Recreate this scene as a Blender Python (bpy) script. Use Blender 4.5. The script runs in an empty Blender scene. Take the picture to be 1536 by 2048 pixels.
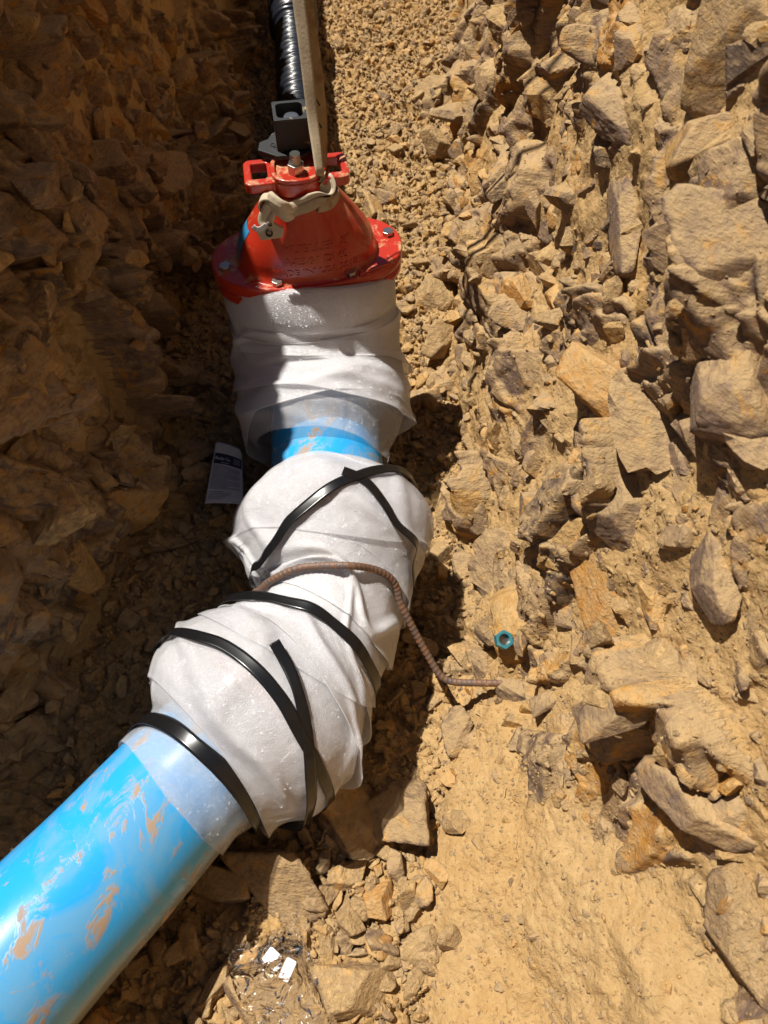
import bpy, math, random
import numpy as np
from mathutils import Vector, Matrix
from mathutils.bvhtree import BVHTree

random.seed(7); rng = np.random.default_rng(11)
S = bpy.context.scene; C = S.collection; R = math.radians

# ------------------------------------------------------------------ camera, sky, sun, exposure
CAMH = 1.42; PITCH = 58.0; F = 1535.0
cam = bpy.data.objects.new('camera', bpy.data.cameras.new('camera')); C.objects.link(cam)
cam.location = (0, 0, CAMH); cam.rotation_euler = (R(90 - PITCH), 0, 0)
cam.data.sensor_fit = 'VERTICAL'; cam.data.sensor_height = 36; cam.data.lens = 36 * F / 2048
cam.data.clip_start = 0.02; cam.data.clip_end = 200
cam.data.dof.use_dof = True; cam.data.dof.focus_distance = 1.4; cam.data.dof.aperture_fstop = 6.0
S.camera = cam

SUN = Vector((0.38, -0.27, -1.0)).normalized()         # direction the light travels
elev = math.asin(-SUN.z); az = math.atan2(-SUN.x, -SUN.y)   # sun position: azimuth from +Y towards +X
w = bpy.data.worlds.new('World'); S.world = w; w.use_nodes = True
nt = w.node_tree; nt.nodes.clear()
sky = nt.nodes.new('ShaderNodeTexSky'); sky.sky_type = 'NISHITA'; sky.sun_disc = False
sky.altitude = 2500; sky.air_density = .7; sky.dust_density = .3; sky.sun_elevation = elev; sky.sun_rotation = az
bg = nt.nodes.new('ShaderNodeBackground'); bg.inputs[1].default_value = 0.05
wo = nt.nodes.new('ShaderNodeOutputWorld')
nt.links.new(sky.outputs[0], bg.inputs[0]); nt.links.new(bg.outputs[0], wo.inputs[0])
sl = bpy.data.lights.new('sun', 'SUN'); sl.energy = 5.0; sl.angle = R(0.6); sl.color = (1.0, 0.95, 0.87)
so = bpy.data.objects.new('sun', sl); C.objects.link(so); so.location = (-4, 1, 6)
so.rotation_euler = SUN.to_track_quat('-Z', 'Y').to_euler()
S.view_settings.view_transform = 'Standard'; S.view_settings.look = 'None'
S.view_settings.exposure = 0.42; S.view_settings.gamma = 1
S.cycles.transparent_max_bounces = 24; S.cycles.max_bounces = 8; S.cycles.diffuse_bounces = 2

SP, CP = math.sin(R(PITCH)), math.cos(R(PITCH))
def ray(px, v):
    xc = (px - 768) / F; yc = (1024 - v) / F
    return Vector((xc, CP + yc * SP, -SP + yc * CP))
def W(px, v, z):                       # the point of the view ray at height z
    r = ray(px, v); d = (z - CAMH) / r.z
    return Vector((r.x * d, r.y * d, z))
def V(px, v, y):                       # the point of the view ray at distance y along the trench
    r = ray(px, v); d = y / r.y
    return Vector((r.x * d, y, CAMH + r.z * d))

# ------------------------------------------------------------------ numpy noise
def _h(ix, iy, iz, seed):
    n = (ix.astype(np.int64) * 374761393 + iy.astype(np.int64) * 668265263 + iz.astype(np.int64) * 1440662683 + seed * 974634777) & 0xffffffff
    n = ((n ^ (n >> 13)) * 1274126177) & 0xffffffff
    n = ((n ^ (n >> 15)) * 2246822519) & 0xffffffff
    return ((n ^ (n >> 16)) & 0xffffff) / float(0xffffff)
def vn(P, seed=0):
    P = np.asarray(P, float); i = np.floor(P); f = P - i; f = f * f * (3 - 2 * f); i = i.astype(np.int64)
    r = 0
    for a in (0, 1):
        for b in (0, 1):
            for c in (0, 1):
                wt = (f[..., 0] if a else 1 - f[..., 0]) * (f[..., 1] if b else 1 - f[..., 1]) * (f[..., 2] if c else 1 - f[..., 2])
                r = r + wt * _h(i[..., 0] + a, i[..., 1] + b, i[..., 2] + c, seed)
    return r * 2 - 1
def fbm(P, scale, octv=4, seed=0, gain=.5):
    P = np.asarray(P, float) * scale; r = 0; a = 1; t = 0
    for k in range(octv):
        r = r + a * vn(P + k * 17.3, seed + k); t += a; a *= gain; P = P * 2.03
    return r / t
def plates(u, v, cell, seed, tilt=.35, off=.25):
    """broken rock: every cell of a jittered lattice is a tilted flat facet. returns height, cell random, edge distance"""
    U = u / cell; Vv = v / cell; iu = np.floor(U).astype(np.int64); iv = np.floor(Vv).astype(np.int64)
    best = np.full(U.shape, 9e9); sec = np.full(U.shape, 9e9); hgt = np.zeros(U.shape); rnd = np.zeros(U.shape)
    z0 = np.zeros_like(iu)
    for a in (-1, 0, 1):
        for b in (-1, 0, 1):
            cu = iu + a; cv = iv + b
            x = cu + _h(cu, cv, z0, seed); y = cv + _h(cu, cv, z0, seed + 1)
            du = U - x; dv = Vv - y
            d = np.abs(du) ** 1.6 + np.abs(dv) ** 1.6
            r3 = _h(cu, cv, z0, seed + 2); tu = _h(cu, cv, z0, seed + 3) * 2 - 1; tv = _h(cu, cv, z0, seed + 4) * 2 - 1
            m = d < best
            sec = np.where(m, best, np.minimum(sec, d))
            hgt = np.where(m, cell * ((r3 * 2 - 1) * off + tilt * (tu * du + tv * dv)), hgt)
            rnd = np.where(m, _h(cu, cv, z0, seed + 5), rnd); best = np.where(m, d, best)
    return hgt, rnd, sec - best
def sstep(a, b, x):
    t = np.clip((x - a) / (b - a), 0, 1); return t * t * (3 - 2 * t)

# ------------------------------------------------------------------ mesh helpers
def tag(o, label=None, cat=None, group=None, kind=None):
    if label: o['label'] = label
    if cat: o['category'] = cat
    if group: o['group'] = group
    if kind: o['kind'] = kind
    return o
def make(name, verts, faces, mat, parent=None, smooth=True, attrs=None, loc=None):
    verts = np.asarray(verts, np.float32); faces = np.asarray(faces, np.int32)
    me = bpy.data.meshes.new(name)
    me.vertices.add(len(verts)); me.vertices.foreach_set('co', verts.ravel())
    n, k = faces.shape
    me.loops.add(n * k); me.loops.foreach_set('vertex_index', faces.ravel())
    me.polygons.add(n); me.polygons.foreach_set('loop_start', np.arange(n, dtype=np.int32) * k)
    me.polygons.foreach_set('loop_total', np.full(n, k, np.int32))
    me.polygons.foreach_set('use_smooth', np.full(n, smooth, bool))
    me.update(calc_edges=True)
    for an, av in (attrs or {}).items():
        at = me.attributes.new(an, 'FLOAT', 'POINT'); at.data.foreach_set('value', np.asarray(av, np.float32).ravel())
    if mat: me.materials.append(mat)
    o = bpy.data.objects.new(name, me); C.objects.link(o)
    if parent: o.parent = parent
    if loc is not None: o.location = loc
    return o
class MB:
    """collects shapes into one mesh object"""
    def __init__(s): s.v = []; s.f = []
    def add(s, vs, fs):
        n = len(s.v); s.v += [tuple(p) for p in vs]; s.f += [tuple(i + n for i in f) for f in fs]
    def build(s, name, mat, parent=None, smooth=False, bevel=0, seg=2):
        me = bpy.data.meshes.new(name); me.from_pydata(s.v, [], s.f); me.update()
        if smooth:
            me.polygons.foreach_set('use_smooth', [True] * len(me.polygons))
        me.materials.append(mat)
        o = bpy.data.objects.new(name, me); C.objects.link(o)
        if parent: o.parent = parent
        if bevel:
            b = o.modifiers.new('bevel', 'BEVEL'); b.width = bevel; b.segments = seg; b.limit_method = 'ANGLE'; b.angle_limit = R(35)
            me.polygons.foreach_set('use_smooth', [True] * len(me.polygons))
            b.harden_normals = True
        return o
    def prism(s, outline, z0, z1, M=None):
        n = len(outline); vs = [Vector((x, y, z0)) for x, y in outline] + [Vector((x, y, z1)) for x, y in outline]
        if M: vs = [M @ p for p in vs]
        fs = [tuple(range(n))[::-1], tuple(range(n, 2 * n))] + [(i, (i + 1) % n, (i + 1) % n + n, i + n) for i in range(n)]
        s.add(vs, fs)
    def box(s, c, h, M=None):
        s.prism([(c[0] - h[0], c[1] - h[1]), (c[0] + h[0], c[1] - h[1]), (c[0] + h[0], c[1] + h[1]), (c[0] - h[0], c[1] + h[1])], c[2] - h[2], c[2] + h[2], M)
    def hexa(s, c, r, h, M=None, a=0, n=6):
        s.prism([(c[0] + r * math.cos(a + i * 2 * math.pi / n), c[1] + r * math.sin(a + i * 2 * math.pi / n)) for i in range(n)], c[2], c[2] + h, M)
    def ringprism(s, outer, inner, z0, z1, M=None):
        n = len(outer); P = [(x, y, z) for z in (z0, z1) for o in (outer, inner) for x, y in o]
        P = [Vector(p) for p in P]
        if M: P = [M @ p for p in P]
        a, b, c, d = 0, n, 2 * n, 3 * n; fs = []
        for i in range(n):
            j = (i + 1) % n
            fs += [(a + i, a + j, c + j, c + i), (b + j, b + i, d + i, d + j), (c + i, c + j, d + j, d + i), (a + j, a + i, b + i, b + j)]
        s.add(P, fs)
def catmull(P, n):
    P = np.asarray(P, float); k = len(P)
    d = np.r_[0, np.cumsum(np.maximum(np.linalg.norm(np.diff(P[:, :3], axis=0), axis=1), 1e-6))]
    T = np.linspace(0, d[-1], n); m = np.zeros_like(P)
    m[1:-1] = (P[2:] - P[:-2]) / (d[2:] - d[:-2])[:, None]
    m[0] = (P[1] - P[0]) / (d[1] - d[0]); m[-1] = (P[-1] - P[-2]) / (d[-1] - d[-2])
    i = np.clip(np.searchsorted(d, T, side='right') - 1, 0, k - 2); h = d[i + 1] - d[i]; t = ((T - d[i]) / h)[:, None]; h = h[:, None]
    return (2 * t**3 - 3 * t**2 + 1) * P[i] + (t**3 - 2 * t**2 + t) * h * m[i] + (-2 * t**3 + 3 * t**2) * P[i + 1] + (t**3 - t**2) * h * m[i + 1], T
def frames(c, ref=(1, 0, 0)):
    t = np.gradient(c, axis=0); t /= np.linalg.norm(t, axis=1)[:, None]
    ref = np.asarray(ref, float); e1 = ref - (t @ ref)[:, None] * t; e1 /= np.linalg.norm(e1, axis=1)[:, None]
    return t, e1, np.cross(t, e1)
def gridfaces(a, b, wrap=False):
    i = np.arange(a - 1)[:, None]; j = np.arange(b if wrap else b - 1)[None, :]; j2 = (j + 1) % b
    return np.stack([i * b + j, i * b + j2, (i + 1) * b + j2, (i + 1) * b + j], -1).reshape(-1, 4)
def sweep(name, pts, rad, mat, parent=None, ns=60, nt_=32, ref=(1, 0, 0), smooth=True, radf=None, caps=True):
    c, T = catmull(pts, ns); t, e1, e2 = frames(c[:, :3], ref)
    th = np.linspace(0, 2 * np.pi, nt_, endpoint=False)
    r = np.full((ns, nt_), rad) if radf is None else radf(T[:, None], th[None, :])
    P = c[:, None, :3] + r[..., None] * (np.cos(th)[None, :, None] * e1[:, None] + np.sin(th)[None, :, None] * e2[:, None])
    v = P.reshape(-1, 3); f = gridfaces(ns, nt_, True)
    if caps:
        v = np.vstack([v, c[0, :3], c[-1, :3]]); n = ns * nt_; j = np.arange(nt_)
        f = np.vstack([f, np.stack([(j + 1) % nt_, j, np.full(nt_, n), np.full(nt_, n)], -1), np.stack([j + (ns - 1) * nt_, (j + 1) % nt_ + (ns - 1) * nt_, np.full(nt_, n + 1), np.full(nt_, n + 1)], -1)])
        # degenerate quads become triangles
        me_v = v; tri = [tuple(dict.fromkeys(x)) for x in f.tolist()]
        me = bpy.data.meshes.new(name); me.from_pydata(me_v.tolist(), [], tri); me.update()
        me.polygons.foreach_set('use_smooth', [smooth and len(p.vertices) == 4 for p in me.polygons])
        me.materials.append(mat); o = bpy.data.objects.new(name, me); C.objects.link(o)
        if parent: o.parent = parent
        return o
    return make(name, v, f, mat, parent, smooth)
def ribbon(name, pts, wdir, width, mat, parent=None, n=80, thick=.0012, bulge=.0, widths=None, smooth=True):
    """pts Nx3, wdir Nx3 (direction across the strap)"""
    A, T = catmull(np.hstack([np.asarray(pts, float), np.asarray(wdir, float)]), n)
    c = A[:, :3]; wd = A[:, 3:6]; t = np.gradient(c, axis=0); t /= np.linalg.norm(t, axis=1)[:, None]
    wd = wd - (wd * t).sum(1)[:, None] * t; wd /= np.linalg.norm(wd, axis=1)[:, None]; nn = np.cross(t, wd)
    wv = np.full(n, width) if widths is None else np.interp(np.linspace(0, 1, n), np.linspace(0, 1, len(widths)), widths)
    q = np.array([-1, -.6, 0, .6, 1]) * .5; rows = []
    for s_, qq in [(1, q), (-1, q[::-1])]:
        for k in qq:
            rows.append(c + wd * (k * wv)[:, None] + nn * (s_ * thick / 2 + bulge * (1 - (2 * k) ** 2)))
    P = np.stack(rows, 1); m = P.shape[1]
    f = gridfaces(n, m, True).tolist() + [tuple(range(m))[::-1], tuple((n - 1) * m + i for i in range(m))]
    me = bpy.data.meshes.new(name); me.from_pydata(P.reshape(-1, 3).tolist(), [], f); me.update()
    me.polygons.foreach_set('use_smooth', [smooth] * len(me.polygons)); me.materials.append(mat)
    o = bpy.data.objects.new(name, me); C.objects.link(o)
    if parent: o.parent = parent
    return o
def empty(name, loc=(0, 0, 0)):
    o = bpy.data.objects.new(name, None); C.objects.link(o); o.location = loc; o.empty_display_size = .05; return o
def adopt(child, parent):              # parent a mesh built in world coordinates
    child.parent = parent; child.matrix_parent_inverse = Matrix.Translation(-Vector(parent.location)); return child

# ------------------------------------------------------------------ materials
class N:
    def __init__(s, name):
        s.m = bpy.data.materials.new(name); s.m.use_nodes = True; s.t = s.m.node_tree; s.t.nodes.clear()
        s.out = s.t.nodes.new('ShaderNodeOutputMaterial')
    def n(s, typ, ins=None, **kw):
        nd = s.t.nodes.new(typ)
        for k, v in kw.items(): setattr(nd, k, v)
        for k, v in (ins or {}).items():
            if hasattr(v, 'links') or isinstance(v, bpy.types.NodeSocket): s.t.links.new(v, nd.inputs[k])
            else: nd.inputs[k].default_value = v
        return nd
    def pos(s): return s.n('ShaderNodeNewGeometry').outputs['Position']
    def noise(s, vec, scale, detail=4, rough=.55, dist=0):
        return s.n('ShaderNodeTexNoise', {'Vector': vec, 'Scale': scale, 'Detail': detail, 'Roughness': rough, 'Distortion': dist}).outputs['Fac']
    def ramp(s, fac, stops, interp='LINEAR'):
        nd = s.n('ShaderNodeValToRGB', {'Fac': fac}); cr = nd.color_ramp; cr.interpolation = interp
        while len(cr.elements) < len(stops): cr.elements.new(.5)
        for e, (p, c) in zip(cr.elements, stops):
            e.position = p; e.color = (*c, 1) if not isinstance(c, (int, float)) else (c, c, c, 1)
        return nd.outputs['Color']
    def mix(s, fac, a, b, blend='MIX'):
        nd = s.n('ShaderNodeMix', data_type='RGBA', blend_type=blend)
        for i, v in ((0, fac), (6, a), (7, b)):
            if isinstance(v, bpy.types.NodeSocket): s.t.links.new(v, nd.inputs[i])
            elif i == 0: nd.inputs[0].default_value = v
            else: nd.inputs[i].default_value = (*v, 1)
        return nd.outputs[2]
    def math(s, op, a, b=0, c=0):
        nd = s.n('ShaderNodeMath', operation=op)
        for i, v in enumerate((a, b, c)):
            if isinstance(v, bpy.types.NodeSocket): s.t.links.new(v, nd.inputs[i])
            else: nd.inputs[i].default_value = v
        return nd.outputs[0]
    def bump(s, h, dist, strength=1, nrm=None):
        ins = {'Height': h, 'Distance': dist, 'Strength': strength}
        if nrm: ins['Normal'] = nrm
        return s.n('ShaderNodeBump', ins).outputs[0]
    def done(s, **ins):
        ins = {k.replace('_', ' '): v for k, v in ins.items()}
        for k, v in list(ins.items()):
            if isinstance(v, tuple) and len(v) == 3: ins[k] = (*v, 1)
        p = s.n('ShaderNodeBsdfPrincipled', ins); s.t.links.new(p.outputs[0], s.out.inputs[0]); return s.m
def simple(name, col, rough=.5, metal=0, dirt=None, dirt_amt=.5, scale=40, bumpd=.0, coat=0):
    a = N(name); p = a.pos(); c = col
    nz = a.noise(p, scale, 5)
    cc = a.mix(a.ramp(nz, [(.35, 0), (.7, 1)]), col, tuple(x * .8 for x in col))
    if dirt:
        nd = a.noise(p, scale * .7, 6, .65)
        cc = a.mix(a.ramp(nd, [(dirt_amt, 0), (dirt_amt + .08, 1)]), cc, dirt)
        rr = a.n('ShaderNodeMapRange', {'Value': nd, 1: dirt_amt, 2: dirt_amt + .08, 3: rough, 4: .85}).outputs[0]
    else: rr = rough
    ins = dict(Base_Color=cc, Roughness=rr, Metallic=metal)
    if coat: ins['Coat_Weight'] = coat; ins['Coat_Roughness'] = .1
    if bumpd: ins['Normal'] = a.bump(a.noise(p, scale * 6, 3), bumpd)
    return a.done(**ins)
DIRT = (.485, .325, .15); DIRT2 = (.37, .225, .09)
def earth(name, tonesrc='attr', fixed=None, rockamt=None):
    a = N(name); p = a.pos()
    if tonesrc == 'attr':
        tone = a.n('ShaderNodeAttribute', attribute_name='tone').outputs['Fac']
        rock = a.n('ShaderNodeAttribute', attribute_name='rock').outputs['Fac']
    else:
        tone = a.n('ShaderNodeObjectInfo').outputs['Random'] if fixed is None else fixed
        rock = .8 if rockamt is None else rockamt
    n1 = a.noise(p, 9, 5, .6, .4); n2 = a.noise(p, 55, 6, .65); n3 = a.noise(p, 260, 4, .6)
    n4 = a.noise(p, 22, 4, .6, .8)
    t = a.math('ADD', tone, a.math('MULTIPLY', a.math('SUBTRACT', n1, .5), .55))
    rc = a.ramp(t, [(.0, (.10, .068, .055)), (.18, (.19, .12, .085)), (.34, (.32, .20, .105)), (.5, (.20, .135, .105)), (.64, (.38, .235, .11)), (.78, (.16, .11, .098)), (.88, (.46, .25, .06)), (1, (.50, .22, .04))])
    rc = a.mix(a.ramp(n2, [(.35, 0), (.7, 1)]), rc, a.mix(.6, rc, (.42, .27, .13)))
    lam = a.noise(a.n('ShaderNodeMapping', {'Vector': p, 'Rotation': (R(35), R(30), R(20)), 'Scale': (1, 1, 7)}).outputs[0], 42, 5, .7, .5)
    rc = a.mix(a.ramp(lam, [(.40, .5), (.50, 0)]), rc, (.11, .075, .055))
    # rust and ochre stains
    rc = a.mix(a.ramp(n4, [(.57, 0), (.66, .8)]), rc, (.50, .24, .045))
    rc = a.mix(a.ramp(a.noise(p, 31, 4, .6, .5), [(.66, 0), (.72, .6)]), rc, (.10, .07, .065))
    dc = a.mix(a.ramp(n2, [(.3, 0), (.75, 1)]), DIRT, DIRT2)
    dc = a.mix(a.ramp(a.noise(p, 5, 3), [(.4, 0), (.7, .5)]), dc, (.42, .24, .08))
    dc = a.mix(a.ramp(n3, [(.62, 0), (.7, .6)]), dc, (.56, .42, .25))
    # upward faces: dusty tone, made paler to paint in sunlit tops
    up = a.n('ShaderNodeSeparateXYZ', {0: a.n('ShaderNodeNewGeometry').outputs['Normal']}).outputs[2]
    dust_sun = a.math('MULTIPLY', a.ramp(a.math('ADD', up, a.math('MULTIPLY', a.math('SUBTRACT', n2, .5), 1.6)), [(.25, 0), (.9, 1)]), .55)
    rc = a.mix(dust_sun, rc, (.54, .37, .175))
    rk = a.ramp(a.math('ADD', rock, a.math('MULTIPLY', a.math('SUBTRACT', n2, .5), .9)), [(.38, 0), (.56, 1)])
    col = a.mix(rk, dc, rc)
    b1 = a.bump(a.math('ADD', n2, a.math('MULTIPLY', lam, a.math('MULTIPLY', rk, .8))), .006, .9); b2 = a.bump(n3, .0022, .9, b1)
    b3 = a.bump(a.n('ShaderNodeTexVoronoi', {'Vector': p, 'Scale': 120.}, feature='F1').outputs['Distance'], .0022, .55, b2)
    return a.done(Base_Color=col, Roughness=.9, Normal=b3, Specular_IOR_Level=.25)
M_EARTH = earth('earth_and_rock')
M_STONE = earth('loose_stone', 'obj')
M_TONE = {k: earth(k + '_rock', 'obj', f, am) for k, f, am in (('tan', .40, .5), ('brown', .12, .85), ('purple', .74, .9), ('rust', 1.0, 1.0), ('grey', .5, .8), ('ochre', .86, .8))}

def foam_mat(name, alpha):
    a = N(name); p = a.pos()
    at = a.n('ShaderNodeAttribute', attribute_name='layer').outputs['Fac']
    fine = a.noise(p, 600, 2, .5); cloud = a.noise(p, 14, 4, .6)
    cell = a.n('ShaderNodeTexVoronoi', {'Vector': p, 'Scale': 520.}, feature='F1')
    nb = a.bump(a.math('ADD', cell.outputs['Distance'], fine), .0012, .8)
    crk = a.math('ABSOLUTE', a.math('SUBTRACT', a.noise(p, 8, 2, .5, .3), .5))
    nb2 = a.bump(a.ramp(crk, [(0, 0), (.06, 1)]), .003, .2, a.bump(cloud, .006, .3, nb))
    col = a.mix(cloud, (.92, .91, .93), (.96, .95, .96))
    mud = a.ramp(a.noise(p, 17, 5, .65, .4), [(.58, 0), (.80, .55)])
    col = a.mix(mud, col, (.56, .47, .36))
    dif = a.n('ShaderNodeBsdfDiffuse', {'Color': col, 'Normal': nb2})
    trl = a.n('ShaderNodeBsdfTranslucent', {'Color': col, 'Normal': nb2})
    m1 = a.n('ShaderNodeMixShader', {0: .16, 1: dif.outputs[0], 2: trl.outputs[0]})
    cs = a.n('ShaderNodeTexVoronoi', {'Vector': p, 'Scale': 300.}, feature='F1')
    rv = a.n('ShaderNodeVectorMath', {0: cs.outputs['Color'], 1: (.5, .5, .5)}, operation='SUBTRACT').outputs[0]
    rv = a.n('ShaderNodeVectorMath', {0: rv, 'Scale': 1.8}, operation='SCALE').outputs[0]
    sn = a.n('ShaderNodeVectorMath', {0: nb2, 1: rv}, operation='ADD').outputs[0]
    sn = a.n('ShaderNodeVectorMath', {0: sn}, operation='NORMALIZE').outputs[0]
    gl = a.n('ShaderNodeBsdfGlossy', {'Color': (1, 1, 1, 1), 'Roughness': .22, 'Normal': sn})
    gl2 = a.n('ShaderNodeBsdfGlossy', {'Color': (1, 1, 1, 1), 'Roughness': .38, 'Normal': nb2})
    g3 = a.n('ShaderNodeMixShader', {0: .5, 1: gl.outputs[0], 2: gl2.outputs[0]})
    m2 = a.n('ShaderNodeMixShader', {0: .15, 1: m1.outputs[0], 2: g3.outputs[0]})
    tr = a.n('ShaderNodeBsdfTransparent', {'Color': (.97, .97, .98, 1)})
    al = a.math('MULTIPLY', at, a.math('ADD', alpha, a.math('MULTIPLY', fine, .25)))
    m3 = a.n('ShaderNodeMixShader', {0: al, 1: tr.outputs[0], 2: m2.outputs[0]})
    a.t.links.new(m3.outputs[0], a.out.inputs[0]); return a.m
M_FOAM = foam_mat('white_foam_sheet', .33)

def pipe_mat():
    a = N('blue_pipe_plastic'); p = a.pos()
    n1 = a.noise(p, 9, 6, .62, 1.2); n2 = a.noise(p, 38, 5, .7, .6); n3 = a.noise(p, 4, 3)
    nl = a.noise(a.n('ShaderNodeMapping', {'Vector': p, 'Rotation': (0, 0, R(-35)), 'Scale': (24, 11, 16)}).outputs[0], 1, 6, .68, 1.1)
    smear = a.math('MULTIPLY', a.ramp(nl, [(.535, 0), (.60, 1)]), a.ramp(n1, [(.46, 0), (.56, 1)]))
    spots = a.ramp(n2, [(.66, 0), (.70, 1)])
    mud = a.math('MINIMUM', a.math('ADD', smear, spots), 1)
    film = a.math('MULTIPLY', a.ramp(n1, [(.44, 0), (.60, 1)]), .32)
    up = a.n('ShaderNodeSeparateXYZ', {0: a.n('ShaderNodeNewGeometry').outputs['Normal']}).outputs[2]
    low = a.ramp(a.math('ADD', up, a.math('MULTIPLY', n1, .5)), [(.28, .85), (.55, 0)])   # mud smeared on the flanks that were laid in the trench
    base = a.mix(a.noise(p, 3, 2), (.015, .33, .74), (.03, .38, .80))
    c = a.mix(film, base, (.28, .36, .34)); c = a.mix(low, c, (.28, .24, .17)); c = a.mix(a.math('MULTIPLY', mud, .9), c, (.40, .25, .12))
    r = a.n('ShaderNodeMapRange', {'Value': mud, 3: .26, 4: .9}).outputs[0]
    return a.done(Base_Color=c, Roughness=r, Normal=a.bump(mud, .0006, .35), Coat_Weight=.15, Coat_Roughness=.1)
M_PIPE = pipe_mat()
def red_mat():
    a = N('red_epoxy_paint'); p = a.pos()
    n = a.noise(p, 26, 6, .65, .4)
    up = a.n('ShaderNodeSeparateXYZ', {0: a.n('ShaderNodeNewGeometry').outputs['Normal']}).outputs[2]
    d = a.math('MULTIPLY', a.ramp(n, [(.54, 0), (.64, .9)]), a.ramp(up, [(.35, 0), (.8, 1)]))
    scuff = a.ramp(a.noise(p, 90, 4, .7), [(.64, 0), (.7, .35)])
    c = a.mix(a.noise(p, 12, 3), (.45, .030, .011), (.38, .024, .010)); c = a.mix(scuff, c, (.42, .12, .06)); c = a.mix(d, c, (.48, .31, .15))
    return a.done(Base_Color=c, Roughness=a.n('ShaderNodeMapRange', {'Value': d, 3: .28, 4: .9}).outputs[0], Coat_Weight=.4, Coat_Roughness=.12,
                  Normal=a.bump(a.noise(p, 70, 3), .0012, .5))
M_RED = red_mat()
M_NUT = simple('black_cast_iron', (.011, .012, .013), .62, 0, (.38, .29, .17), .62, 60, .0004)
M_STEEL = simple('zinc_steel', (.55, .54, .50), .28, 1, (.42, .35, .25), .66, 90)
M_TAPE = simple('black_vinyl_tape', (.008, .008, .009), .24, 0, (.12, .10, .08), .70, 45)
M_HOSE = simple('black_wrapped_plastic', (.010, .013, .020), .30, 0, (.25, .19, .12), .70, 30)
M_SLING = simple('tan_webbing', (.40, .32, .21), .85, 0, (.27, .19, .11), .58, 35, .0006)
M_SLINGP = simple('pale_webbing', (.52, .43, .30), .8, 0, (.38, .28, .17), .64, 35, .0006)
M_SLING2 = simple('soiled_webbing', (.33, .24, .13), .85, 0, (.22, .13, .06), .5, 30, .0006)
M_HOLE = simple('dark_stitching', (.03, .025, .02), .8)
M_TEAL = simple('teal_painted_plug', (.03, .17, .20), .45, 0, (.35, .27, .16), .66, 120)
M_PAPER = simple('white_card', (.62, .62, .64), .7, 0, (.42, .36, .29), .72, 40)
M_INK = simple('black_ink', (.02, .024, .04), .6)
M_INKG = simple('grey_print', (.22, .23, .26), .7)
M_WHITEPRINT = simple('white_print', (.6, .6, .62), .7)
M_BLUESTICK = simple('blue_sticker', (.03, .22, .42), .35)
M_CHIP = simple('white_pad', (.75, .74, .76), .6)
M_STRAW = simple('dry_straw', (.50, .36, .17), .8)
def rebar_mat():
    a = N('rusty_rebar_steel'); p = a.pos()
    c = a.mix(a.ramp(a.noise(p, 60, 5, .6), [(.4, 0), (.6, 1)]), (.13, .095, .08), (.20, .105, .06))
    c = a.mix(a.ramp(a.noise(p, 22, 3), [(.62, 0), (.68, 1)]), c, (.45, .22, .06))
    return a.done(Base_Color=c, Roughness=.55, Metallic=.15, Normal=a.bump(a.noise(p, 500, 3), .0005))
M_REBAR = rebar_mat()
def film_mat():
    a = N('clear_plastic_film'); p = a.pos()
    nb = a.bump(a.noise(p, 28, 2, .5, 1.2), .022, .9)
    g = a.n('ShaderNodeBsdfGlossy', {'Color': (1, 1, 1, 1), 'Roughness': .07, 'Normal': nb}); t = a.n('ShaderNodeBsdfTransparent', {'Color': (.95, .95, .96, 1)})
    fr = a.n('ShaderNodeFresnel', {'IOR': 1.5, 'Normal': nb})
    m = a.n('ShaderNodeMixShader', {0: a.math('ADD', a.math('MULTIPLY', fr.outputs[0], 1.1), .0), 1: t.outputs[0], 2: g.outputs[0]})
    a.t.links.new(m.outputs[0], a.out.inputs[0]); return a.m
M_FILM = film_mat()

# ------------------------------------------------------------------ terrain
def axis(segs):
    out = []
    for a, b, st in segs: out.append(np.arange(a, b - st * .5, st))
    return np.r_[np.concatenate(out), segs[-1][1]]
YS = axis([(-22, -2, 2.), (-2, -.6, .05), (-.6, -.15, .01), (-.15, 2.0, .0032), (2.0, 3.4, .0048), (3.4, 4.5, .02), (4.5, 24, 1.)])

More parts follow.
